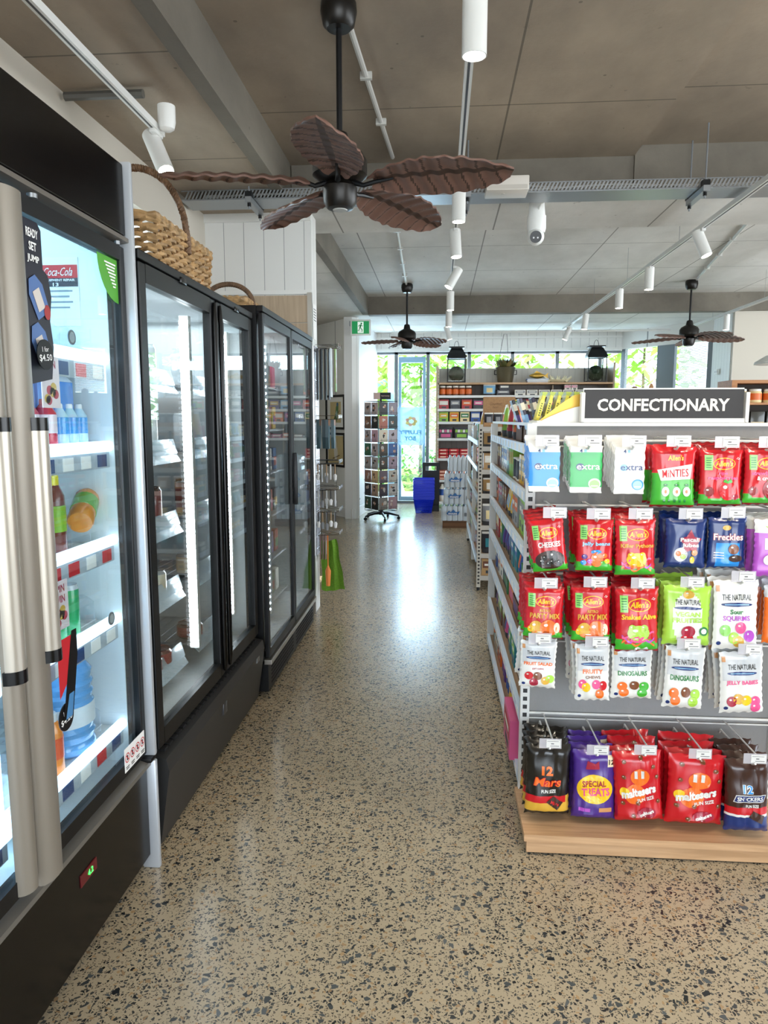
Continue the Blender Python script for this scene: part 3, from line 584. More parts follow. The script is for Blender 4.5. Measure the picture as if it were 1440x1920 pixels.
b = NB(); box(b, -.985, -.94, 2.225, 3.585, 2.0, 2.03, 0, .004); box(b, -.985, -.952, 2.985, 3.02, .38, 2.0, 0, .003); obj('front_frame', b, BLK, f2, smooth=False)
for y0, y1 in ((2.235, 2.985), (3.02, 3.575)):
    d = door(f2, -.945, y0, y1, .38, 1.995, .052, .06, t=.035)
    b = NB(); tube(b, [(-.938, (y1 if y0 < 3 else y0)+(-.02 if y0 < 3 else .02), z) for z in (.4, .45, 1.2, 1.9, 1.98)], [.006, .014, .014, .014, .006], 10); obj('door_handle', b, BLACK, d)
    b = NB(); box(b, -.95, -.935, (y0+y1)/2-.03, (y0+y1)/2+.03, 1.99, 2.012, 0, .003); obj('hinge', b, BLACK, d)
for yy in (2.96, 3.50):
    b = NB(); box(b, -1.09, -1.05, yy, yy+.03, .5, 1.93, 1)
    for k in range(64): box(b, -1.088, -1.052, yy-.006, yy, .51+k*.022, .522+k*.022, 0)
    obj('led_strip', b, [LEDS, WHITE], f2, smooth=False)
SH2 = (1.66, 1.38, 1.08, .80, .50)
for k, z in enumerate(SH2):
    for y0, y1 in ((2.28, 2.92), (3.06, 3.48)):
        b = NB(); box(b, -1.62, -1.12, y0, y1, z-.02, z-.012, 0)
        for q in range(10): tube(b, [(-1.6+q*.05, y0, z-.01), (-1.6+q*.05, y1, z-.01)], .002, 4)
        s = obj('shelf', b, STEELG, f2)
        b = NB(); prism(b, [(-1.12, z-.02), (-1.09, z-.055), (-1.086, z-.053), (-1.112, z-.01)], y0, y1, 'Y'); prism(b, [(-1.12, z+.04), (-1.117, z+.04), (-1.10, z-.02), (-1.103, z-.02)], y0, y1, 'Y'); obj('price_strip', b, clear('price_strip_plastic', (.9, .96, 1), .1, 1.5, .35, (.85, .92, .97)), s, smooth=False)
    if k == 1: it = ('#d9dde0', '#eceff0', '#cfd4d8', 'white yoghurt pot', .16, .04)
    elif k == 2: it = ('#7a2f24', '#9a4030', '#3c2a26', 'brown sauce jar', .16, .045)
    elif k == 0: it = ('#cfd6da', '#9bb8cf', '#e9edf0', 'pale dairy tub', .14, .045)
    elif k == 3: it = ('#c9b79a', '#e6e0d4', '#8d8f92', 'cream coloured dip tub', .1, .05)
    else: it = ('#8c2b25', '#c9c4be', '#5b2420', 'dark red meat pack', .07, .06)
    for q in range(6):
        y = 2.34+q*.105 if q < 5 else 3.15
        drink('can', (-1.16 - .0*(q % 2), y, z-.008), (it[0], it[1], it[2]), '%s on the %s shelf of the middle fridge, %s from near end' % (it[3], ORD[k+1], ORD[q+1]), 'jar' if k == 2 else 'tub', it[5], it[4], name={1: 'yoghurt_pot', 2: 'sauce_jar', 0: 'dairy_tub', 3: 'dip_tub', 4: 'meat_pack'}[k])
lamp('display_fridge_light', 'AREA', (-1.3, 2.9, 1.97), 9, (.88, .95, 1), (0, 0, -1), shape='RECTANGLE', size=.45, size_y=1.2)
# ---- third fridge: glass doors with led columns
f3 = thing('glass_door_fridge', 'black two-door fridge with thin frames and led columns, furthest of the row', 'fridge', (-1.3, 4.3, 0))
b = NB(); shell(b, -1.70, -.935, 3.63, 5.06, .21, 2.075, .04); obj('cabinet', b, [BLK, mat('#b9bfc2', .5)], f3, smooth=False)
b = NB(); box(b, -1.68, -.915, 3.65, 5.04, .03, .185, 0); b2 = obj('base', b, BLK, f3, smooth=False)
for y0 in (3.72, 4.4):
    b = NB()
    for r in range(5):
        for k in range(26): box(b, -.915, -.9135, y0+k*.023, y0+k*.023+.012, .055+r*.022, .065+r*.022)
    obj('vent_grille', b, mat('#000000', .9), b2, smooth=False)
b = NB(); box(b, -.935, -.893, 3.64, 5.05, .185, .212, 0, .003); obj('bumper_rail', b, ALU, f3, smooth=False)
b = NB(); box(b, -.935, -.9, 3.635, 5.055, 2.045, 2.075, 0, .003); obj('top_rail', b, BLK, f3, smooth=False)
for i, (y0, y1) in enumerate(((3.64, 4.33), (4.345, 5.05))):
    d = door(f3, -.903, y0, y1, .222, 2.04, .03, .05, t=.025)
    yy = y1-.02 if i == 0 else y0+.02
    if i == 0:
        b = NB(); box(b, -.90, -.872, yy-.014, yy+.014, .98, 1.30, 0, .006); obj('door_handle', b, BLK, d)
    b = NB(); box(b, -1.06, -1.03, y1-.09, y1-.065, .3, 1.97, 1)
    for k in range(42): cyl(b, (-1.045, y1-.09, .33+k*.039), (-1.045, y1-.096, .33+k*.039), .007, n=8, m=0)
    obj('led_strip', b, [mat('#f4f9ff', .5, emit=30), STEELG], f3, smooth=False)
CL = [('#9c3b2a', 'brick red'), ('#c9a24a', 'mustard'), ('#4d7a4a', 'green'), ('#d8d3c8', 'cream'), ('#2f5d8c', 'blue'), ('#8a5a3a', 'brown'), ('#b8502e', 'rust orange'), ('#3c3c42', 'charcoal'), ('#c85a78', 'pink'), ('#5b3f7a', 'purple')]
for k, z in enumerate((1.72, 1.45, 1.17, .89, .60, .32)):
    b = NB(); box(b, -1.62, -1.10, 3.68, 5.0, z-.02, z-.012); tube(b, [(-1.1, 3.68, z-.02), (-1.1, 5.0, z-.02)], .006, 6); obj('shelf', b, STEELG, f3)
    for q in range(9):
        c, cn = CL[(k*3+q) % 10]; c2 = CL[(k+q*3+4) % 10][0]
        key = ('pk', c, c2)
        if key not in PC:
            b = NB(); box(b, -.07, .05, -.045, .045, 0, .15, 0, .006); box(b, .0495, .0515, -.036, .036, .03, .09, 1); PC[key] = mesh_of('pack', b, [mat(c, .4), mat(c2, .4)], False)
        o = D.objects.new('frozen_pack', PC[key]); COL.objects.link(o); o.location = (-1.19, 3.76+q*.138, z-.012)
        tag(o, '%s pack on the %s shelf of the furthest fridge, %s from the near end' % (cn, ORD[k+1], ORD[q+1]), 'food pack')
lamp('glass_door_fridge_light', 'AREA', (-1.3, 4.3, 2.02), 9, (.92, .96, 1), (0, 0, -1), shape='RECTANGLE', size=.45, size_y=1.2)
# ---- wicker baskets on top
WK = mat('#a8875c', .6, var=.35, bscale=25, name='willow'); WKD = mat('#6b5038', .6, var=.3, bscale=40, name='dark_willow')
def basket(x0, x1, y0, y1, z0, h, hh, label, rows=13):
    t = thing('wicker_basket', label, 'basket', ((x0+x1)/2, (y0+y1)/2, z0)); b = NB()
    def per(tt, off):
        L = 2*((x1-x0)+(y1-y0)); s = (tt % 1)*L
        for dx, dy, ln, nx, ny, sx0, sy0 in ((1, 0, x1-x0, 0, -1, x0, y0), (0, 1, y1-y0, 1, 0, x1, y0), (-1, 0, x1-x0, 0, 1, x1, y1), (0, -1, y1-y0, -1, 0, x0, y1)):
            if s <= ln: return (sx0+dx*s+nx*off, sy0+dy*s+ny*off)
            s -= ln
        return (x0, y0)
    ns = 2*int(((x1-x0)+(y1-y0))/.045); N = ns*4
    for r in range(rows):
        z = z0+.01+r*h/rows; fl = .02*r/rows
        tube(b, [(*per(i/N, fl+.011*math.sin(PI*ns*i/N+PI*r)), z+.002*math.sin(i*1.7)) for i in range(N)], h/rows*.5, 5, 0, True)
    for k in range(ns): p = per((k+.0)/ns, 0); q = per(k/ns, .02); tube(b, [(*p, z0), (*q, z0+h)], .006, 5, 0)
    obj('woven_body', b, WK, t)
    b = NB()
    for s in (0, 1): tube(b, [(*per(i/80, .022), z0+h+.01+.010*math.sin(i*1.3+PI*s)) for i in range(80)], .012, 6, 0, True)
    obj('rim', b, WK, t)
    b = NB(); ym = (y0+y1)/2; cx = (x0+x1)/2; rx = (x1-x0)/2+.03; arc = [(cx+rx*math.cos(PI*k/28), ym+.006*math.sin(k*2.2), z0+h*.75+hh*math.sin(PI*k/28)**.8) for k in range(29)]
    tube(b, arc, .014, 8); N = 240
    for s in (0, 1): tube(b, [(cx+(rx+.010*math.cos(i*.9+PI*s))*math.cos(PI*i/N), ym+.016*math.sin(i*.9+PI*s), z0+h*.75+(hh+.012*math.cos(i*.9+PI*s))*max(0, math.sin(PI*i/N))**.8) for i in range(N+1)], .005, 4)
    obj('basket_handle', b, WKD, t)
    b = NB(); box(b, x0+.02, x1-.02, y0+.02, y1-.02, z0, z0+.012); obj('basket_floor', b, WKD, t, smooth=False)
basket(-1.52, -1.12, 2.77, 3.44, 2.032, .235, .36, 'rectangular willow basket with a tall hoop handle on top of the fridge')
basket(-1.44, -1.18, 4.25, 4.6, 2.077, .12, .16, 'smaller basket on the furthest fridge, only its hoop handle showing', 7)
# ================================================================= CONFECTIONERY END
GREYP = concrete('grey_laminate', '#7d7c7a', '#929190'); BLUEW = mat('#cfe0f2', .35, name='pale_price_rail'); DBR = boards('dark_brown_back_panel', '#3f3831', .08, '#2c2722')
GX0, GX1, GY0, GY1 = .325, 1.27, 2.65, 4.60
gd = thing('shelf_gondola', 'white framed oak shelving gondola with the confectionery end facing the camera', 'shelving', (.8, 3.6, 0))
def slotted(b, x0, x1, y0, y1, z0, z1, st=.032):
    box(b, x0, x1, y0, y1, z0, z1, 0)
    z = z0+.03
    while z < z1-.03:
        box(b, x0+.009, x1-.009, y0-.0008, y0, z, z+.016, 1); z += st
for x in (.318, 1.245): b = NB(); slotted(b, x, x+.034, 2.635, 2.665, .02, 1.485); obj('slotted_upright', b, [METW, INK], gd, smooth=False)
b = NB(); box(b, .325, .365, 4.56, 4.60, .03, 1.475); obj('upright', b, METW, gd, smooth=False)
b = NB(); box(b, 1.24, 1.28, 4.56, 4.60, .03, 1.475); obj('upright', b, METW, gd, smooth=False)
b = NB(); box(b, .352, 1.245, 2.652, 2.664, .075, 1.477); obj('end_panel', b, GREYP, gd, smooth=False)
b = NB(); box(b, .335, 1.265, 2.64, 4.6, 1.477, 1.489); obj('top_edge', b, METW, gd, smooth=False)
b = NB(); box(b, .775, .795, 2.67, 4.56, .05, 1.40); box(b, .37, .775, 4.57, 4.585, .05, 1.40); obj('back_panel', b, DBR, gd, smooth=False)
b = NB(); box(b, .305, 1.30, 2.325, 2.65, .05, .075, 0); box(b, .315, 1.29, 2.333, 2.65, .006, .05, 0); box(b, .32, 1.28, 2.34, 2.65, .0, .006, 1)
obj('plinth', b, [OAK, BLK], gd, smooth=False)
SHZ = (1.40, 1.22, 1.01, .80, .60, .35, .10)
for z in SHZ:
    b = NB(); box(b, .34, .775, 2.67, 4.56, z-.022, z); s = obj('shelf', b, OAKY, gd, smooth=False)
    b = NB(); box(b, .322, .34, 2.67, 4.56, z-.030, z+.007); obj('price_rail', b, BLUEW, s, smooth=False)
    b = NB()
    for q in range(12): y = 2.75+q*.15; box(b, .3205, .322, y, y+.05, z-.026, z+.003)
    obj('price_ticket', b, PAPER, s, smooth=False)
RAILZ = (1.424, 1.187, .93, .69, .385)
for z in RAILZ:
    b = NB(); tube(b, [(.352, 2.64, z), (1.245, 2.64, z)], .005, 6); tube(b, [(.352, 2.64, z-.02), (1.245, 2.64, z-.02)], .003, 6)
    obj('hook_rail', b, METW, gd)
b = NB(); cyl(b, (.345, 4.58, 0), (.345, 4.58, .03), .014, n=12); cyl(b, (1.26, 4.58, 0), (1.26, 4.58, .03), .014, n=12); obj('levelling_foot', b, STEELG, gd)
# header sign and the curved topper behind it
sg = thing('aisle_sign', 'charcoal aisle sign reading CONFECTIONARY in a white holder', 'sign', (.8, 2.66, 1.49))
b = NB(); box(b, .515, 1.095, 2.645, 2.665, 1.49, 1.505, 0); box(b, .508, .522, 2.64, 2.67, 1.49, 1.598, 0, .003); box(b, 1.082, 1.096, 2.64, 2.67, 1.49, 1.598, 0, .003); obj('sign_holder', b, METW, sg)
b = NB(); box(b, .517, 1.078, 2.652, 2.66, 1.505, 1.613, 0); obj('sign_board', b, METW, sg, smooth=False)
b = NB(); box(b, .519, 1.0775, 2.648, 2.652, 1.505, 1.608, 0); obj('sign_face', b, mat('#2f2e2f', .6), sg, smooth=False)
b = NB(); word(b, 'CONFECTIONARY', .798, 1.553, .462, .045, lambda u, v: Vector((u, 2.6475, v)), 0, .028); obj('lettering', b, mat('#e8e2d8', .5), sg, smooth=False)
tp = thing('curved_topper', 'white curved display tray behind the sign holding gold edged yellow packets', 'display tray', (.7, 2.8, 1.489))
arc = [(.36+.045*k, 1.489+.066*math.sin(PI*.5*min(1, k/4.6))) for k in range(17)]
b = NB(); prism(b, [(.36, 1.489)]+arc+[(1.08, 1.489)], 2.69, 2.70, 'Y'); prism(b, [(.36, 1.489)]+arc+[(1.08, 1.489)], 3.0, 3.01, 'Y'); box(b, .36, 1.08, 2.70, 3.0, 1.489, 1.497); obj('tray', b, WHITE, tp, smooth=False)
b = NB()
for k in range(0, 16): p, q = arc[k], arc[k+1]; g0, g1 = .045*min(1, k/3), .045*min(1, (k+1)/3); prism(b, [(p[0], p[1]-.01), (q[0], q[1]-.01), (q[0], q[1]+g1), (p[0], p[1]+g0)], 2.712, 2.715, 'Y')
obj('gold_band', b, mat('#c8a23e', .35, .4), tp, smooth=False)
# ---------------------------------------------------------------- printed bags
PAL = dict(red='#c4121f', dred='#8e0f18', green='#3fae2e', lgreen='#8fd36a', yellow='#f4c51a', white='#e3e3de', black='#15130f', navy='#16306e', blue='#1e8fe0', sky='#8fc8ef', orange='#f0701e', pink='#e8548e', purple='#4a2a86', lpurple='#b24fc0', brown='#3a2018', mbrown='#7a4526',
           dgreen='#1f7a3a', grey='#c9ccce', dgrey='#55585c', gold='#d7a83a', cream='#efe0bd', lime='#a7d84a', tan='#c98f5a', berry='#a2203a', foil='#d9dcd8', gumgreen='#18a84e')
PN = list(PAL); PM = [mat(PAL[k], .28, coat=.35, name='print_'+k) for k in PN]; ix = {k: i for i, k in enumerate(PN)}
def bag_h(u, v, w, h, t, seed, top=.10):
    a = max(0, 1-abs(2*u/w)**2.6)**.55; q = v/h
    s = max(0, min(1, q/.10))**.6*max(0, min(1, (1-q)/top))**.8; s *= (1-.25*q)
    n = noise.noise(Vector((u*26+seed, v*20, seed*3.1)))*.30+noise.noise(Vector((u*70, v*14+seed, seed)))*.20
    return .0012+t*a*s*(1+n)
def make_bag(w, h, t, zone, prints, seed=1, nu=22, nv=30, crimp='red', name='sweet_bag'):
    """a filled pillow bag facing -y with its bottom edge on the origin"""
    b = NB(); G = []
    def wob(v): q = v/h; return 1-.05*math.sin(PI*q)*(t > .012)
    for side in (-1, 1):
        g = [[b.verts.new(((i/nu-.5)*w*wob(j/nv*h)+.0015*math.sin(j*1.9+seed)*(i in (0, nu)), side*bag_h((i/nu-.5)*w, j/nv*h, w, h, t, seed+(side > 0)*9), j/nv*h+((.002 if t > .01 else .0005)*math.sin(i*1.3+seed) if j in (0, nv) else 0))) for i in range(nu+1)] for j in range(nv+1)]
        for j in range(nv):
            for i in range(nu):
                f = b.faces.new((g[j][i], g[j][i+1], g[j+1][i+1], g[j+1][i])); uu, vv = (i+.5)/nu-.5, (j+.5)/nv; f.material_index = ix[zone(uu, vv)] if side < 0 else ix[zone(.4, vv)]
        G.append(g)
    A, B = G; rim = [(0, i) for i in range(nu+1)]+[(j, nu) for j in range(1, nv+1)]+[(nv, i) for i in range(nu-1, -1, -1)]+[(j, 0) for j in range(nv-1, 0, -1)]
    for k in range(len(rim)):
        p, q = rim[k], rim[(k+1) % len(rim)]; b.faces.new((A[p[0]][p[1]], B[p[0]][p[1]], B[q[0]][q[1]], A[q[0]][q[1]])).material_index = ix[crimp]
    root = D.objects.new(name, None); COL.objects.link(root); root.empty_display_size = .03
    o = obj('bag_body', b, PM, root)
    pb = NB()
    def P(l): return lambda u, v: Vector((u*wob(v), -bag_h(u, v, w, h, t, seed)-.0007-.0006*l, v))
    prints(pb, P, w, h); used = sorted({f.material_index for f in pb.faces}); mp = {k: i for i, k in enumerate(used)}
    for f in pb.faces: f.material_index = mp[f.material_index]
    for f in pb.faces:
        if f.normal.y > 0: f.normal_flip()
    me = D.meshes.new('printed_front'); pb.to_mesh(me); pb.free()
    for k in used: me.materials.append(PM[k])
    o = D.objects.new('printed_front', me); COL.objects.link(o); o.parent = root
    return root
ST = .010
def tx(b, P, s, u, v, w, h, c, l=3, bold=.03, rot=0, shear=0): word(b, s, u, v, w, h, P(l), ix[c], bold, rot, ST, shear)
def sh(b, P, pts, c, l=1): shape(b, pts, P(l), ix[c], ST)
def blobs(b, P, spec, l=3):
    for u, v, a, c, col in spec: sh(b, P, ell(u, v, a, c, 16), col, l); sh(b, P, ell(u-a*.3, v+c*.35, a*.25, c*.18, 8), 'white', l+1)
def red_bag(title, motif, t2=None):
    def f(b, P, w, h):
        sh(b, P, rect(-.42*w, -.24*w, .62*h, .88*h), 'lgreen', 1)
        for k in range(5): sh(b, P, rect(-.39*w, -.27*w, .66*h+k*.04*h, .675*h+k*.04*h), 'dgreen', 2)
        sh(b, P, ell(.03*w, .73*h, .27*w, .105*h, 28), 'yellow', 1); sh(b, P, ell(.03*w, .73*h, .25*w, .09*h, 28), 'red', 2)
        tx(b, P, "Allen's", .03*w, .735*h, .42*w, .10*h, 'yellow', 3, .03, 0, .15)
        for k in range(4): sh(b, P, ell(.36*w+.03*w*math.cos(k*1.7), .82*h+.015*h*math.sin(k*1.7), .02*w, .006*h, 6), 'white', 2)
        for i, (s, v, ww, hh, c) in enumerate(title): tx(b, P, s, .02*w, v*h, ww*w, hh*h, c, 4, .035)
        motif(b, P, w, h)
    return f
def z_red(u, v): return 'green' if v < .17+.05*math.sin(u*9) and v > .04 else ('dred' if v <= .04 or v > .965 else 'red')
def m_cheek(b, P, w, h):
    sh(b, P, ell(-.0*w, .24*h, .43*w, .17*h, 20), 'brown', 1); blobs(b, P, [(-.25*w+.1*w*k, (.22+.07*math.sin(k*2))*h, .075*w, .05*h, 'black') for k in range(6)]+[(.1*w, .30*h, .13*w, .11*h, 'black')])
def m_beans(b, P, w, h): blobs(b, P, [(x*w, y*h, .08*w, .045*h, c) for x, y, c in ((-.3, .3, 'purple'), (-.15, .22, 'lpurple'), (.25, .32, 'orange'), (.32, .22, 'yellow'), (-.32, .19, 'blue'), (.2, .18, 'green'))]+[(.04*w, .25*h, .17*w, .14*h, 'orange'), (.02*w, .39*h, .15*w, .04*h, 'blue')])
def m_snake(c1, c2):
    def f(b, P, w, h):
        for k in range(3):
            c = ('orange', 'lpurple', 'pink')[k]; pts = [((-.38+.76*i/12)*w, (.15+.06*k+.05*math.sin(i*.9+k*2))*h) for i in range(13)]
            shape(b, [(x, y+.016*h) for x, y in pts]+[(x, y-.016*h) for x, y in pts[::-1]], P(1+k), ix[c], ST)
        blobs(b, P, [(-.0*w, .30*h, .26*w, .12*h, c1), (-.14*w, .37*h, .09*w, .06*h, c1), (.14*w, .37*h, .09*w, .06*h, c1), (.0, .2*h, .2*w, .05*h, c2)], 4)
    return f
def m_party(b, P, w, h): blobs(b, P, [(-.2*w, .24*h, .17*w, .12*h, 'gold'), (.12*w, .23*h, .22*w, .16*h, 'orange'), (.34*w, .24*h, .08*w, .10*h, 'cream'), (-.34*w, .2*h, .07*w, .06*h, 'yellow'), (.0, .13*h, .3*w, .05*h, 'orange')])
def m_rasp(c):
    def f(b, P, w, h):
        blobs(b, P, [(-.3*w, .25*h, .12*w, .08*h, 'dred'), (.13*w, .27*h, .21*w, .17*h, c), (.3*w, .16*h, .1*w, .05*h, 'berry')]); sh(b, P, [(.02*w, .42*h), (.08*w, .47*h), (.13*w, .43*h), (.2*w, .47*h), (.24*w, .41*h), (.13*w, .39*h)], 'green', 5)
    return f
def p_minties(b, P, w, h):
    tx(b, P, "Allen's", .02*w, .82*h, .36*w, .09*h, 'yellow', 2, .03); sh(b, P, [(-.40*w, .62*h), (.42*w, .72*h), (.38*w, .47*h), (-.32*w, .44*h)], 'white', 2); tx(b, P, 'MiNTIES', .02*w, .565*h, .62*w, .13*h, 'red', 4, .01, .06)
    for x in (-.2, .06, .3): blobs(b, P, [(x*w, .26*h, .09*w, .08*h, 'white'), (x*w, .37*h, .05*w, .02*h, 'dgreen')]); sh(b, P, ell(x*w, .26*h, .03*w, .03*h, 10), 'orange', 5)
    for k in range(5): sh(b, P, rect((-.25+.12*k)*w, (-.2+.12*k)*w, .08*h, .13*h), 'dgreen', 2)
def gum(c, c2):
    def f(b, P, w, h):
        tx(b, P, '4', -.18*w, .905*h, .09*w, .08*h, 'navy', 1); sh(b, P, rect(-.08*w, .0*w, .875*h, .93*h), 'sky', 1)
        sh(b, P, ell(-.20*w, .56*h, .13*w, .075*h), 'navy' if c != 'white' else 'sky', 1); tx(b, P, 'extra', .06*w, .56*h, .74*w, .115*h, 'white' if c != 'white' else 'navy', 3, .012)
        sh(b, P, ell(.27*w, .2*h, .2*w, .115*h), 'white' if c != 'white' else 'blue', 1); sh(b, P, ell(.27*w, .19*h, .16*w, .09*h), c2, 2); sh(b, P, rect(.15*w, .38*w, .14*h, .165*h), 'white', 3)
    return f
def nat(title, sub, candy, tc='dgreen'):
    def f(b, P, w, h):
        tx(b, P, 'THE NATURAL', 0, .76*h, .66*w, .085*h, 'black', 2, .01); sh(b, P, ell(0, .655*h, .36*w, .03*h, 16), 'navy', 1); sh(b, P, rect(-.28*w, .28*w, .65*h, .66*h), 'sky', 2)
        for s, v, ww, hh, c in title: tx(b, P, s, .0, v*h, ww*w, hh*h, c, 3, .03)
        sh(b, P, rect(-.46*w, -.38*w, .84*h, .93*h), 'tan', 1)
        blobs(b, P, [(x*w, y*h, .125*w, .085*h, c) for x, y, c in candy]); sh(b, P, ell(-.38*w, .09*h, .05*w, .03*h, 10), 'navy', 1)
    return f
def z_nat(u, v): return 'white' if v < .55 or abs(u) > .46 else ('grey' if v < .985 else 'white')
def z_white(u, v): return 'white'
BAGS = []                                                    # (px left, right, top, bottom, depth y, maker, tilt, copies behind, label, tag?)
Rb = lambda title, motif, **k: (lambda w, h, s: make_bag(w, h, .022, z_red, red_bag(title, motif), s, crimp='dred'))
Nb = lambda title, candy, zone=z_nat: (lambda w, h, s: make_bag(w, h, .014, zone, nat(title, '', candy), s, crimp='white'))
def Gm(c, c2): return lambda w, h, s: make_bag(w, h, .004, lambda u, v: 'white' if v > .86 or v < .10 else c, gum(c, c2), s, crimp='foil', nu=12, nv=16, name='gum_pack')
NAT = 'hanging on the confectionery end'
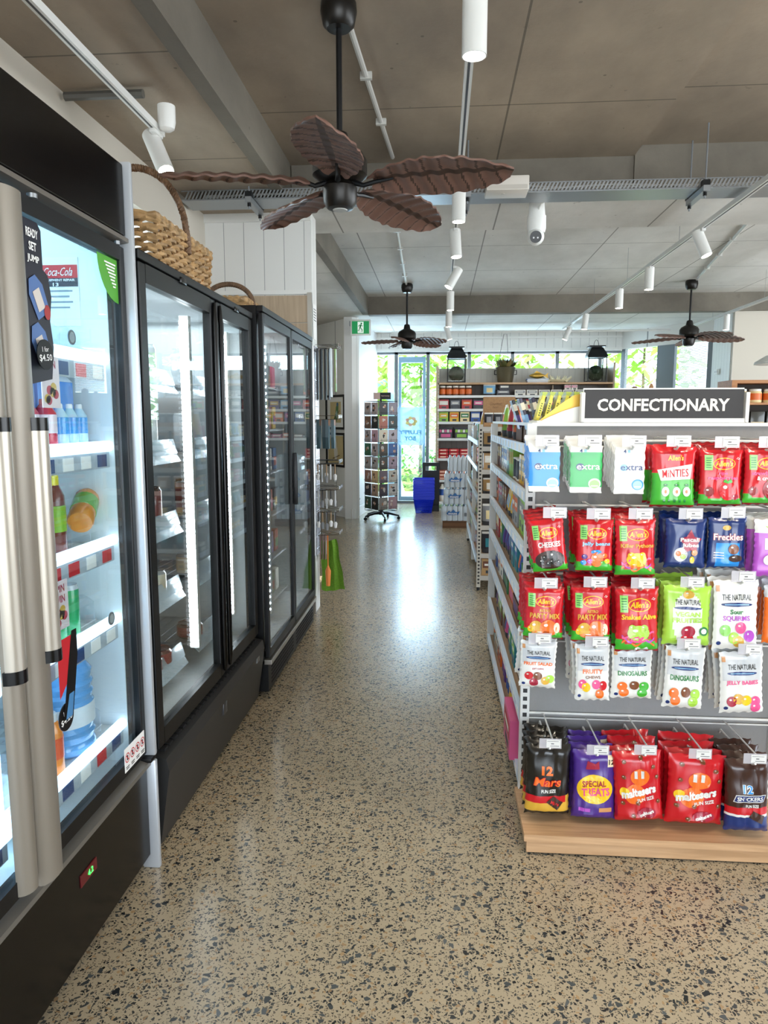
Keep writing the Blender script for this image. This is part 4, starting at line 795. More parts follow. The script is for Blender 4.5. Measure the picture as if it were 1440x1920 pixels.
B_ = [
 (991, 1048, 837, 922, 2.38, Gm('blue', 'sky'), 0, 7, 'blue chewing gum multipack at the front of the top left hook'),
 (1068, 1127, 837, 924, 2.38, Gm('gumgreen', 'lgreen'), 0, 7, 'green chewing gum multipack at the front of the second hook along the top'),
 (1150, 1207, 838, 926, 2.38, Gm('white', 'sky'), 0, 8, 'white chewing gum multipack at the front of its top row hook'),
 (1218, 1300, 838, 950, 2.38, lambda w, h, s: make_bag(w, h, .02, lambda u, v: ('dred' if v < .05 else ('green' if v < .52-.1*u else 'red')), p_minties, s, crimp='dred'), 0, 2, 'red and green bag of mints with wrapped white sweets, top row'),
 (1307, 1388, 840, 948, 2.38, Rb([('ripe', .56, .22, .07, 'pink'), ('raspberries', .48, .72, .08, 'pink')], m_rasp('red')), 0, 3, 'red lolly bag with pink raspberries lettering, top row'),
 (1390, 1466, 840, 946, 2.38, Rb([('strawberries', .56, .8, .07, 'pink'), ('& cream', .47, .5, .07, 'white')], m_rasp('dred')), 0, 3, 'red strawberry and cream lolly bag at the right end of the top row'),
 (1000, 1066, 970, 1072, 2.36, Rb([('CHEEKIES', .52, .66, .10, 'white')], m_cheek), .13, 3, 'tilted red bag of black liquorice lollies, left end of the second row'),
 (1078, 1148, 972, 1072, 2.36, Rb([('jelly beans', .53, .78, .09, 'sky')], m_beans), 0, 3, 'red bag of jelly beans with blue lettering, second row'),
 (1151, 1228, 972, 1080, 2.36, Rb([('Killer Pythons', .53, .84, .09, 'gold')], m_snake('yellow', 'orange')), .02, 3, 'red bag of snake jellies with orange lettering, second row'),
 (1244, 1320, 972, 1064, 2.38, lambda w, h, s: make_bag(w, h, .02, lambda u, v: 'navy', lambda b, P, w, h: (sh(b, P, [(.1*w+.3*w*(.55 if k % 2 else 1)*math.cos(PI/2+k*PI/5), .52*h+.27*h*(.55 if k % 2 else 1)*math.sin(PI/2+k*PI/5)) for k in range(10)], 'berry', 1), tx(b, P, 'Pascall', .08*w, .58*h, .48*w, .08*h, 'white', 3), tx(b, P, 'Jubes', .1*w, .46*h, .42*w, .10*h, 'white', 3), sh(b, P, ell(-.14*w, .28*h, .17*w, .14*h), 'grey', 1), blobs(b, P, [(-.2*w, .3*h, .07*w, .05*h, 'orange'), (-.08*w, .24*h, .07*w, .05*h, 'lime'), (.2*w, .32*h, .08*w, .06*h, 'tan'), (.14*w, .18*h, .06*w, .07*h, 'yellow')])), s, crimp='navy'), 0, 2, 'navy bag of jubes with a red star, second row'),
 (1324, 1395, 970, 1064, 2.38, lambda w, h, s: make_bag(w, h, .018, lambda u, v: 'navy' if v > .9 or v < .04 else 'blue' if (abs(u) < .3 and v < .5) else 'navy', lambda b, P, w, h: (sh(b, P, ell(-.05*w, .8*h, .12*w, .05*h), 'gold', 1), tx(b, P, 'Freckles', 0, .62*h, .82*w, .14*h, 'berry', 2, .07), tx(b, P, 'Freckles', 0, .62*h, .80*w, .13*h, 'white', 3, .02), blobs(b, P, [(.15*w, .38*h, .15*w, .1*h, 'mbrown'), (.2*w, .2*h, .2*w, .07*h, 'brown')]), [sh(b, P, rect(-.38*w, -.12*w, .30*h-.05*h*k, .315*h-.05*h*k), 'white', 2) for k in range(3)]), s, crimp='navy'), 0, 2, 'blue bag of chocolate freckles, second row beside the jubes'),
 (1408, 1490, 974, 1080, 2.36, lambda w, h, s: make_bag(w, h, .02, lambda u, v: 'white' if v > .78 else 'lpurple', lambda b, P, w, h: (tx(b, P, 'YOWIE', .05*w, .85*h, .7*w, .08*h, 'lime', 2), tx(b, P, 'POP', .0*w, .58*h, .6*w, .2*h, 'white', 2, .05), blobs(b, P, [(-.2*w, .3*h, .12*w, .09*h, 'white')])), s, crimp='lpurple'), 0, 2, 'purple and white lolly bag cut by the right edge, second row'),
 (980, 1054, 1100, 1196, 2.36, Rb([('RETRO', .56, .28, .055, 'gold'), ('PARTY MIX', .46, .78, .10, 'gold')], m_party), -.02, 4, 'red party mix bag at the left end of the third row'),
 (1070, 1144, 1098, 1202, 2.36, Rb([('RETRO', .56, .28, .055, 'gold'), ('PARTY MIX', .46, .78, .10, 'gold')], m_party), .02, 4, 'red party mix bag second from the left in the third row'),
 (1152, 1234, 1100, 1220, 2.35, Rb([('Snakes Alive', .55, .84, .08, 'yellow')], m_snake('lime', 'pink')), .03, 3, 'red bag of snake jellies with yellow lettering, third row'),
 (1240, 1328, 1098, 1208, 2.36, lambda w, h, s: make_bag(w, h, .02, lambda u, v: 'lime' if abs(u)**2*6+abs(v-.45)**2*3.3 > .62 else 'white', lambda b, P, w, h: (blobs(b, P, [(0, .86*h, .12*w, .07*h, 'gold')]), tx(b, P, 'THE NATURAL', 0, .73*h, .55*w, .09*h, 'black', 2, .01), sh(b, P, ell(0, .63*h, .3*w, .025*h), 'navy', 1), tx(b, P, 'VEGAN', 0, .53*h, .55*w, .08*h, 'lime', 3, .04), tx(b, P, 'FRUITIES', 0, .43*h, .66*w, .08*h, 'lime', 3, .04), blobs(b, P, [(.02*w, .24*h, .16*w, .1*h, 'berry'), (.0, .13*h, .14*w, .07*h, 'red')]), sh(b, P, ell(.36*w, .25*h, .1*w, .075*h), 'dgreen', 2), sh(b, P, ell(.36*w, .25*h, .06*w, .045*h), 'white', 3)), s, crimp='lime'), 0, 3, 'light green bag of vegan fruit sweets, third row'),
 (1334, 1418, 1088, 1216, 2.35, Nb([('Sour', .55, .3, .07, 'dgreen'), ('SQUIRMS', .45, .62, .085, 'lpurple')], [(-.25, .28, 'lgreen'), (.1, .32, 'pink'), (.3, .2, 'lpurple'), (-.05, .17, 'lime'), (.05, .12, 'gold')], lambda u, v: 'white'), .02, 3, 'white bag of sour sweets with purple SQUIRMS lettering, third row'),
 (1426, 1500, 1098, 1205, 2.38, lambda w, h, s: make_bag(w, h, .02, lambda u, v: 'grey' if v > .8 else 'orange', lambda b, P, w, h: tx(b, P, 'CHEWS', 0, .6*h, .6*w, .1*h, 'white', 2), s, crimp='grey'), 0, 2, 'orange sweet bag cut by the right edge of the third row'),
 (972, 1040, 1202, 1288, 2.36, Nb([('FRUIT SALAD', .53, .82, .07, 'orange'), ('SOFT CHEWS', .42, .34, .035, 'berry')], [(-.25, .27, 'red'), (.0, .27, 'mbrown'), (.22, .18, 'gold'), (-.1, .13, 'berry'), (.35, .22, 'lime')]), -.03, 3, 'white bag of fruit salad chews, left end of the fourth row'),
 (1077, 1142, 1208, 1312, 2.36, Nb([('FRUITY', .53, .6, .08, 'orange'), ('CHEWS', .43, .45, .05, 'mbrown')], [(-.2, .25, 'yellow'), (.1, .3, 'pink'), (.3, .28, 'red'), (-.3, .3, 'pink'), (.2, .13, 'orange')]), .02, 4, 'white bag of fruity chews, second in the fourth row'),
 (1143, 1221, 1212, 1308, 2.37, Nb([('DiNOSAURS', .50, .74, .09, 'dgreen')], [(-.25, .25, 'orange'), (.05, .27, 'mbrown'), (.3, .25, 'green'), (.25, .12, 'green'), (-.2, .13, 'orange')]), 0, 3, 'white dinosaur jelly bag, the left one of the two'),
 (1240, 1314, 1212, 1326, 2.36, Nb([('DiNOSAURS', .50, .74, .09, 'dgreen')], [(-.25, .25, 'orange'), (.05, .27, 'mbrown'), (.3, .25, 'lime'), (.25, .12, 'lime'), (-.2, .13, 'orange')]), -.03, 4, 'white dinosaur jelly bag, the right one of the two'),
 (1348, 1430, 1222, 1335, 2.35, Nb([('JELLY BABIES', .50, .76, .085, 'pink')], [(-.25, .2, 'berry'), (-.1, .24, 'gold'), (.08, .22, 'yellow'), (.3, .2, 'pink'), (.3, .1, 'pink')]), .05, 3, 'white bag of jelly babies, right end of the fourth row'),
 (982, 1066, 1396, 1524, 2.42, lambda w, h, s: make_bag(w, h, .03, lambda u, v: 'black' if v > .30 or v < .07 else ('red' if v > .2 and u < .4 else 'gold'), lambda b, P, w, h: (tx(b, P, '12', -.04*w, .66*h, .26*w, .13*h, 'orange', 2, .05), tx(b, P, 'Mars', -.02*w, .50*h, .62*w, .13*h, 'red', 2, .06, 0, .2), tx(b, P, 'Mars', -.02*w, .50*h, .60*w, .12*h, 'orange', 3, .01, 0, .2), tx(b, P, 'FUN SIZE', 0, .37*h, .34*w, .05*h, 'white', 2), sh(b, P, [(-.05*w, .22*h), (.12*w, .3*h), (.35*w, .2*h), (.2*w, .1*h)], 'brown', 3), tx(b, P, 'Mars', .15*w, .2*h, .2*w, .05*h, 'red', 4, .04, -.35)), s, crimp='black'), -.01, 3, 'black bag of fun size chocolate bars with red lettering, left end of the bottom row'),
 (1070, 1152, 1408, 1532, 2.42, lambda w, h, s: make_bag(w, h, .03, lambda u, v: 'purple', lambda b, P, w, h: (sh(b, P, ell(-.0*w, .47*h, .42*w, .21*h, 30), 'yellow', 1), tx(b, P, 'SPECIAL', -.02*w, .55*h, .56*w, .09*h, 'berry', 2, .03, .07), tx(b, P, 'TREATS', .02*w, .43*h, .66*w, .12*h, 'pink', 2, .04, .07), sh(b, P, rect(.28*w, .45*w, .8*h, .96*h), 'cream', 1), tx(b, P, '12', .365*w, .87*h, .12*w, .07*h, 'black', 2), sh(b, P, [(-.22*w, .75*h), (-.18*w, .88*h), (0, .84*h), (.08*w, .88*h), (.1*w, .76*h)], 'berry', 1), sh(b, P, rect(-.36*w, -.1*w, .14*h, .19*h), 'lpurple', 1), sh(b, P, rect(.1*w, .4*w, .15*h, .21*h), 'tan', 1)), s, crimp='purple'), 0, 3, 'purple bag of assorted treats with a yellow oval, bottom row'),
 (1152, 1243, 1408, 1536, 2.40, 'malt', .07, 3, 'red bag of chocolate malt balls, the left one of the two'),
 (1243, 1352, 1415, 1542, 2.40, 'malt', -.03, 3, 'red bag of chocolate malt balls, the right one of the two'),
 (1356, 1438, 1424, 1556, 2.38, lambda w, h, s: make_bag(w, h, .03, lambda u, v: 'brown' if v > .36 else ('red' if v > .28 else ('white' if v > .22 else 'navy')), lambda b, P, w, h: (tx(b, P, '12', -.02*w, .62*h, .24*w, .12*h, 'white', 2, .08), tx(b, P, '12', -.02*w, .62*h, .22*w, .11*h, 'blue', 3, .02), sh(b, P, [(-.36*w, .44*h), (-.3*w, .54*h), (.42*w, .54*h), (.36*w, .44*h)], 'white', 1), sh(b, P, [(-.34*w, .45*h), (-.29*w, .53*h), (.40*w, .53*h), (.35*w, .45*h)], 'navy', 2), tx(b, P, 'SNICKERS', .03*w, .49*h, .62*w, .055*h, 'white', 3, .03), tx(b, P, 'FUN SIZE', .08*w, .39*h, .3*w, .04*h, 'white', 2), sh(b, P, [(.0, .24*h), (.1*w, .33*h), (.38*w, .25*h), (.3*w, .15*h)], 'brown', 3)), s, crimp='brown'), .03, 3, 'dark brown bag of fun size peanut bars, right end of the bottom row'),
]
def malt(w, h, s):
    def pr(b, P, w, h):
        sh(b, P, ell(.02*w, .66*h, .2*w, .12*h), 'orange', 1); sh(b, P, ell(-.1*w, .42*h, .22*w, .14*h), 'orange', 1); sh(b, P, ell(-.32*w, .45*h, .1*w, .07*h), 'yellow', 2)
        blobs(b, P, [(x*w, y*h, .045*w, .03*h, 'mbrown') for x, y in ((-.3, .88), (-.32, .66), (.3, .8), (.38, .66), (-.36, .3), (.4, .3), (-.15, .12), (.1, .1), (.05, .93), (-.05, .3))])
        tx(b, P, '11', .0*w, .70*h, .2*w, .11*h, 'white', 4, .06); tx(b, P, 'maltesers', -.02*w, .46*h, .74*w, .12*h, 'white', 4, .05, .16, .1); tx(b, P, 'FUN SIZE', .12*w, .355*h, .36*w, .05*h, 'white', 4, .03, .16)
        sh(b, P, ell(.12*w, .16*h, .2*w, .07*h), 'berry', 3); tx(b, P, 'maltesers', .12*w, .16*h, .3*w, .05*h, 'white', 4, .04, .3)
    return make_bag(w, h, .032, lambda u, v: 'red', pr, s, crimp='dred')
TAGP = clear('ticket_holder', (.95, .96, .98), 0.0, 1.45, .45, (.72, .70, .74))
SHORT = ['blue gum', 'green gum', 'white gum', 'wrapped mints', 'pink raspberry lollies', 'strawberry and cream lollies', 'black liquorice lollies', 'jelly beans', 'orange lettered snakes', 'navy jubes', 'chocolate freckles', 'purple lollies', 'leftmost party mix', 'second party mix', 'yellow lettered snakes', 'vegan fruit sweets', 'sour sweets', 'orange chews', 'fruit salad chews', 'fruity chews', 'left dinosaur jellies', 'right dinosaur jellies', 'jelly babies', 'black chocolate bar bag', 'purple treats bag', 'left malt ball bag', 'right malt ball bag', 'peanut bar bag']
for n_, (x0, x1, yt, yb, Y, mk, tilt, nc, lab) in enumerate(B_):
    p0 = at(x0, yb, Y); p1 = at(x1, yb, Y); top = at((x0+x1)/2, yt, Y); cx = (p0.x+p1.x)/2; w = p1.x-p0.x; zb = (p0.z+p1.z)/2; h = top.z-zb
    mk = malt if mk == 'malt' else mk
    o = mk(w, h, n_+1.3); gumq = nc >= 7; gap = .020 if gumq else .036 if nc > 3 else .045
    o.location = (cx, Y, zb); o.rotation_euler = (-.03, -tilt, .04*((n_ % 3)-1)); tag(o, lab, 'gum pack' if gumq else 'sweet bag')
    what = SHORT[n_]
    for k in range(nc):
        rnd = random.Random(n_*31+k); yk = Y+gap*(k+1)
        if yk > 2.61: break
        dup(o, (cx+rnd.uniform(-.006, .006)*(not gumq), yk, zb+rnd.uniform(0, .012)+.004*k), '%s %s back on the peg of the %s' % (ORD[k+2], 'pack' if gumq else 'bag', what), 'packs on the peg of the '+what, rot=(-.03, -tilt+rnd.uniform(-.05, .05)*(not gumq), rnd.uniform(-.08, .08)))
    # the peg it hangs from
    zr = top.z-.008; q = thing('peg_hook', 'white double wire peg hook carrying the '+what, 'hook', (cx, 2.64, zr))
    yf = Y-.03
    b = NB(); tube(b, [(cx, 2.645, zr-.015), (cx, 2.635, zr), (cx, yf+.01, zr+.002), (cx, yf-.012, zr+.014)], .0038, 8); obj('hang_wire', b, METW, q)
    b = NB(); tube(b, [(cx+.012, 2.645, zr+.03), (cx+.012, 2.60, zr+.034), (cx+.012, yf, zr+.034)], .003, 6); tube(b, [(cx-.012, yf, zr+.034), (cx+.03, yf, zr+.034)], .002, 6); obj('ticket_wire', b, METW, q)
    b = NB(); box(b, cx-.036, cx+.040, yf-.004, yf-.0025, zr+.010, zr+.046); tg = obj('ticket_holder', b, TAGP, q, smooth=False)
    b = NB(); box(b, cx-.012, cx+.036, yf-.0055, yf-.0042, zr+.014, zr+.042, 0)
    box(b, cx-.009, cx+.03, yf-.006, yf-.0055, zr+.036, zr+.0372, 1); box(b, cx+.004, cx+.014, yf-.006, yf-.0055, zr+.0265, zr+.030, 1); box(b, cx+.002, cx+.032, yf-.006, yf-.0055, zr+.019, zr+.021, 1)
    obj('price_ticket', b, [mat('#dcdcd8', .6), mat('#66666a', .6)], tg, smooth=False)
# yellow packets in the topper
for k in range(12):
    key = 'yp'
    if key not in PC:
        b = NB(); box(b, -.007, .007, -.04, .04, 0, .10, 0, .003); box(b, -.0075, .0075, -.041, -.039, .01, .08, 1)
        for j in range(6): box(b, -.003, .003, -.0425, -.041, .018+j*.009, .023+j*.009, 2)
        prism(b, [(-.007, .097), (.007, .097), (.011, .113), (-.010, .110)], -.04, .04, 'Y', 3)
        PC[key] = mesh_of('packet', b, [mat('#d9cf3f', .4), mat('#efe45a', .4), mat('#6f7a2a', .5), mat('#a7b83a', .4)], False)
    o = D.objects.new('snack_packet', PC[key]); COL.objects.link(o); o.location = (.375+.030*k, 2.84, 1.4975); o.rotation_euler = (0, .24, 0)
    tag(o, 'yellow packet standing in the curved topper, %s from the left' % ORD[k+1], 'snack packet')
# ================================================================= SHELF GOODS
CN = [('#b3202c', 'red'), ('#1f4f9c', 'blue'), ('#e0b22c', 'yellow'), ('#2c7a44', 'green'), ('#e7e2d6', 'white'), ('#6a3a22', 'brown'), ('#20202a', 'black'), ('#e06a24', 'orange'), ('#d65a8c', 'pink'), ('#56307c', 'purple'), ('#7fb6dd', 'sky'), ('#b08a58', 'kraft'), ('#8cbf3c', 'lime'), ('#1e7f8a', 'teal'), ('#8f8f92', 'grey'), ('#efd9a0', 'cream')]
GP = {}
def goods(kind, c1, c2, w, d, h):
    key = (kind, c1, c2, w, d, h)
    if key in GP: return GP[key]
    b = NB(); f = -d/2
    if kind == 'carton':
        box(b, -w/2, w/2, f, d/2, 0, h, 0, .0015); box(b, -w*.42, w*.42, f-.0008, f, h*.45, h*.85, 1); box(b, -w*.3, w*.3, f-.0015, f-.0008, h*.58, h*.70, 2); box(b, -w*.2, w*.25, f-.0008, f, h*.12, h*.3, 3)
        box(b, -w/2-.0008, -w/2, f*.7, d*.35, h*.3, h*.7, 1)
    elif kind == 'pouch':
        nu, nv = 8, 10; G = []
        for s in (-1, 1): G.append([[b.verts.new(((i/nu-.5)*w, s*(.001+d/2*max(0, 1-abs(2*i/nu-1)**2.4)**.6*max(0, min(1, (1-j/nv)/.6))**.7*(1 if j else .8)), j/nv*h)) for i in range(nu+1)] for j in range(nv+1)])
        for s in (0, 1):
            for j in range(nv):
                for i in range(nu):
                    fc = b.faces.new((G[s][j][i], G[s][j][i+1], G[s][j+1][i+1], G[s][j+1][i])); fc.material_index = 1 if (s == 0 and 2 <= i < 6 and 3 <= j < 7) else (2 if j == nv-1 else (3 if (s == 0 and j < 2) else 0))
        r = [(0, i) for i in range(nu+1)]+[(j, nu) for j in range(1, nv+1)]+[(nv, i) for i in range(nu-1, -1, -1)]+[(j, 0) for j in range(nv-1, 0, -1)]
        for k in range(len(r)): p, q = r[k], r[(k+1) % len(r)]; b.faces.new((G[0][p[0]][p[1]], G[1][p[0]][p[1]], G[1][q[0]][q[1]], G[0][q[0]][q[1]]))
    elif kind == 'jar':
        r = min(w, d)/2; lathe(b, [(r*.94, 0), (r, .006), (r, h*.2), (r*1.005, h*.2), (r*1.005, h*.68), (r, h*.68), (r*.9, h*.8), (r*.82, h*.83)], n=16, m=[0, 0, 1, 1, 1, 0, 0]); lathe(b, [(r*.88, h*.83), (r*.88, h*.985), (r*.8, h)], n=16, m=2)
    elif kind == 'bottle': bottle(b, min(w, d)/2, h, min(w, d)*.2, min(w, d)*.22, (0, 1, 2))
    elif kind == 'tin': r = min(w, d)/2; lathe(b, [(r, 0), (r, .006), (r*.97, .008), (r*.97, h-.008), (r, h-.006), (r, h)], n=18, m=[2, 2, 0, 2, 2])
    elif kind == 'book': box(b, -w/2, w/2, f, d/2, 0, h, 0); box(b, -w/2+.001, w/2-.001, f+.002, d/2+.001, .003, h-.003, 2); box(b, -w*.35, w*.35, f-.0006, f, h*.4, h*.8, 1)
    elif kind == 'tray':
        box(b, -w/2, w/2, f, d/2, 0, .006, 3); box(b, -w/2, w/2, f, f+.004, 0, h*.55, 0); box(b, -w/2, -w/2+.004, f, d/2, 0, h*.6, 0); box(b, w/2-.004, w/2, f, d/2, 0, h*.6, 0); box(b, -w/2, w/2, d/2-.004, d/2, 0, h, 0)
        box(b, -w*.35, w*.35, f-.0008, f, h*.12, h*.42, 1)
        for q in range(5): box(b, -w/2+.006+(q)*(w-.012)/5, -w/2+.004+(q+.9)*(w-.012)/5, f+.01, d/2-.01, .006, h*.8, 2 if q % 2 else 1)
    GP[key] = mesh_of(kind, b, [mat(c1, .38), mat(c2, .42), mat('#efece2', .5), mat('#33363c', .4)], kind in ('jar', 'bottle', 'tin', 'pouch')); return GP[key]
NM = {'carton': ('grocery_carton', 'box'), 'pouch': ('snack_pouch', 'pouch'), 'jar': ('jar', 'jar'), 'bottle': ('bottle', 'bottle'), 'tin': ('food_tin', 'tin'), 'book': ('paperback_book', 'book'), 'tray': ('display_carton', 'display box')}
WD = {'carton': 'box', 'pouch': 'pouch', 'jar': 'jar', 'bottle': 'bottle', 'tin': 'tin', 'book': 'thin book', 'tray': 'display box'}
def put_good(kind, c1, c2, w, d, h, loc, rz, label, group=None):
    o = D.objects.new(NM[kind][0], goods(kind, CN[c1][0], CN[c2][0], w, d, h)); COL.objects.link(o); o.location = loc; o.rotation_euler = (0, 0, rz)
    return tag(o, label, NM[kind][1], group)
SZ = {'carton': (.10, .16, .14), 'pouch': (.11, .05, .16), 'jar': (.075, .075, .12), 'bottle': (.06, .06, .19), 'tin': (.075, .075, .10), 'book': (.03, .14, .18), 'tray': (.2, .22, .12)}
def fill(unit, k, z, a0, a1, front, face, mh, kinds, seed, gap=.012, rows=1, frm='near end'):
    """line goods along a shelf; face 'x' looks at the aisle (-x), 'y' looks at the camera (-y)"""
    rnd = random.Random(seed); a = a0; n = 0
    while a < a1-.05 and n < 26:
        kd = kinds[rnd.randrange(len(kinds))]; w, d, h = SZ[kd]; s = rnd.choice((.9, 1, 1.12)); w, d, h = round(w*s, 3), round(d*s, 3), round(min(h*s, mh), 3)
        c1, c2 = rnd.randrange(len(CN)), rnd.randrange(len(CN)); c2 = (c1+4) % 16 if c1 == c2 else c2
        reps = rnd.choice((1, 2, 2, 3)) if kd != 'tray' else 1
        for r in range(reps):
            if a+w > a1: break
            n += 1; lab = '%s and %s %s, %s from %s, %s shelf of %s' % (CN[c1][1], CN[c2][1], WD[kd], ORD[min(n, 28)], frm, ORD[k], unit)
            jit = rnd.uniform(-.008, .008)
            loc = (front+d/2+.02+abs(jit), a+w/2, z) if face == 'x' else (a+w/2, front+d/2+.02+abs(jit), z)
            put_good(kd, c1, c2, w, d, h, loc, (-PI/2 if face == 'x' else 0), lab)
            a += w+gap
        a += gap*rnd.choice((1, 2))
    return n
U1 = 'near gondola'
kk = {1: ['carton', 'carton', 'book', 'tin', 'carton'], 2: ['pouch', 'carton', 'pouch', 'carton'], 3: ['book', 'carton', 'tray', 'carton', 'pouch'], 4: ['book', 'tray', 'carton'], 5: ['tray', 'carton', 'pouch'], 6: ['pouch', 'carton', 'tray', 'bottle']}
for k, z in enumerate(SHZ):
    if k == 0: continue
    fill(U1, k+1, z, 2.72, 4.5, .335, 'x', (.15, .17, .17, .165, .21, .21)[k-1], kk[k], 100+k)
# top shelf: clear sweet pouches, then leaning dark chocolate packets in open brown boxes
for i in range(5):
    put_good('pouch', (7, 8, 0, 7, 12)[i], (12, 4, 2, 0, 7)[i], .13, .05, .19, (.40+.02*(i % 2), 3.72+.16*i, 1.40), -PI/2, '%s sweet pouch on top shelf of near gondola, %s from far end' % (('orange and lime', 'pink', 'red and yellow', 'orange and red', 'lime and orange')[i], ORD[5-i]))
for i, (y, c) in enumerate(((3.0, 11), (3.3, 5))):
    t = thing('display_carton', 'open brown display box of leaning packets on the top shelf, %s' % ('nearer to the camera', 'further from the camera')[i], 'display box', (.48, y, 1.40))
    b = NB(); box(b, .36, .62, y-.12, y+.12, 1.40, 1.405); box(b, .36, .364, y-.12, y+.12, 1.40, 1.47); box(b, .616, .62, y-.12, y+.12, 1.40, 1.52); prism(b, [(.36, 1.40), (.62, 1.40), (.62, 1.52), (.36, 1.47)], y-.12, y-.116, 'Y'); prism(b, [(.36, 1.40), (.62, 1.40), (.62, 1.52), (.36, 1.47)], y+.116, y+.12, 'Y'); obj('box_body', b, mat('#6b4a36', .6), t, smooth=False)
    for k in range(5):
        b = NB(); box(b, -.007, .007, -.05, .05, 0, .19, 0, .003); box(b, -.0075, .0075, -.051, .051, .05, .12, 1); box(b, -.0078, .0078, -.0515, .0515, .14, .17, 2)
        key = ('choc', i)
        if key not in PC: PC[key] = mesh_of('packet', b, [mat(('#2a2140', '#1c1a24')[i], .35), mat(('#6f9fd0', '#4a2f7a')[i], .35), mat('#e3d9c2', .4)], False)
        else: b.free()
        o = D.objects.new('chocolate_block', PC[key]); COL.objects.link(o); o.location = (.385+.042*k, y, 1.407); o.rotation_euler = (0, -.32+.04*k, 0)
        tag(o, '%s wrapped block leaning in the %s open box, %s from the aisle' % (('navy and sky', 'black and purple')[i], ('nearer', 'further')[i], ORD[k+1]), 'chocolate block')
put_good('carton', 8, 0, .26, .3, .17, (.45, 2.95, .122-.022), -PI/2, 'large bright pink open carton on the lowest shelf of the near gondola')
# ---- second gondola
g2 = thing('shelf_gondola', 'further oak gondola with slotted posts and kraft packets on its near end', 'shelving', (.8, 7.5, 0))
for x in (.335, 1.215): b = NB(); slotted(b, x, x+.035, 6.19, 6.22, .03, 1.46); obj('slotted_upright', b, [mat('#b9b3a6', .5), INK], g2, smooth=False)
for y in (7.45, 8.80): b = NB(); box(b, .345, .385, y, y+.04, .03, 1.44); obj('upright', b, METW, g2, smooth=False)
b = NB(); box(b, .78, .80, 6.5, 8.82, .05, 1.40); box(b, .37, 1.22, 6.50, 6.52, .05, 1.43); box(b, .385, .78, 8.80, 8.82, .05, 1.4); obj('back_panel', b, DBR, g2, smooth=False)
b = NB(); cyl(b, (.352, 6.21, 0), (.352, 6.21, .03), .014, n=12); cyl(b, (.365, 8.82, 0), (.365, 8.82, .03), .014, n=12); cyl(b, (1.23, 6.21, 0), (1.23, 6.21, .03), .014, n=12); obj('levelling_foot', b, BLK, g2)
S2 = (1.30, 1.06, .80, .52, .22)
for z in S2:
    b = NB(); box(b, .36, .78, 6.53, 8.80, z-.022, z); s = obj('shelf', b, OAKY, g2, smooth=False)
    b = NB(); box(b, .342, .36, 6.53, 8.80, z-.032, z+.012); obj('price_rail', b, BLUEW, s, smooth=False)
SE = (1.43, 1.26, 1.06, .85, .57, .32, .12)
for z in SE:
    b = NB(); box(b, .37, 1.215, 6.22, 6.50, z-.02, z); s = obj('shelf', b, OAK, g2, smooth=False)
    b = NB(); box(b, .37, 1.215, 6.20, 6.22, z-.03, z+.01); obj('price_rail', b, mat('#b4afa6', .4), s, smooth=False)
for k, z in enumerate(S2): fill('further gondola', k+1, z, 6.6, 8.7, .355, 'x', .19, [['pouch', 'carton'], ['carton', 'bottle', 'pouch'], ['carton', 'tray'], ['carton', 'pouch', 'tray'], ['carton', 'tray']][k], 200+k)
for k, z in enumerate(SE):
    if k == 0: continue
    for i in range(3):
        kd = ('pouch', 'carton', 'pouch', 'pouch', 'pouch', 'carton')[k-1]; c1 = (11, 11, 11, 14, 6, 11)[k-1]; c2 = (6, 4, 4, 15, 13, 5)[k-1]
        put_good(kd, c1, c2, .12, .09, (.14, .15, .14, .19, .19, .15)[k-1], (.445+.15*i, 6.32, z), 0, '%s %s on the %s end shelf of the further gondola, %s from the aisle' % (CN[c1][1], WD[kd], ORD[k], ORD[i+1]))
t = thing('kraft_display_box', 'tall kraft display box with script print above black label packs', 'display box', (.48, 6.38, 1.43))
b = NB(); box(b, .38, .66, 6.40, 6.42, 1.43, 1.70); box(b, .38, .66, 6.26, 6.40, 1.43, 1.44); box(b, .38, .384, 6.26, 6.40, 1.43, 1.50); box(b, .656, .66, 6.26, 6.40, 1.43, 1.50); box(b, .38, .66, 6.255, 6.26, 1.43, 1.475); obj('box_body', b, CARD, t, smooth=False)
b = NB(); pu = lambda u, v: Vector((.46+u, 6.399, 1.63+v)); word(b, 'Gourmet', .03, .01, .10, .025, pu, 0, 0, 0, 0, .3); word(b, 'Nuts', .03, -.02, .05, .02, pu, 0, 0, 0, 0, .3); obj('print', b, mat('#7b5a3a', .6), t, smooth=False)
for i in range(3): put_good('pouch', 6, 14, .075, .03, .12, (.425+.08*i, 6.32, 1.441), 0, 'black label pack in the kraft display box, %s from the aisle' % ORD[i+1])
put_good('pouch', 2, 7, .14, .07, .28, (.40, 6.68, 1.302), -PI/2, 'crumpled bright yellow bag on top of the further gondola')
# ---- back wall shelving
bw = thing('back_shelving', 'long oak wall shelving under the far windows, lanterns on top', 'shelving', (1.4, 12.4, 0))
b = NB(); box(b, -.07, -.045, 12.19, 12.6, 0, 2.40); box(b, 2.85, 2.88, 12.19, 12.6, 0, 2.44); box(b, .92, .94, 12.45, 12.6, .06, 2.12); box(b, 1.9, 1.92, 12.45, 12.6, .06, 2.12); obj('side_panel', b, OAKZ, bw, smooth=False)
b = NB(); slotted(b, -.045, -.02, 12.20, 12.22, .05, 2.38, .05); obj('slotted_upright', b, [mat('#c9bda6', .5), INK], bw, smooth=False)
b = NB(); box(b, -.045, 2.85, 12.6, 12.62, .05, 2.12, 0); box(b, -.045, 2.85, 12.6, 12.62, 2.12, 2.38, 1); obj('back_panel', b, [boards('grey_brown_boards', '#6a625c', .1, '#4e4844'), boards('pale_grey_boards', '#bdb8b0', .1, '#918c84')], bw, smooth=False)
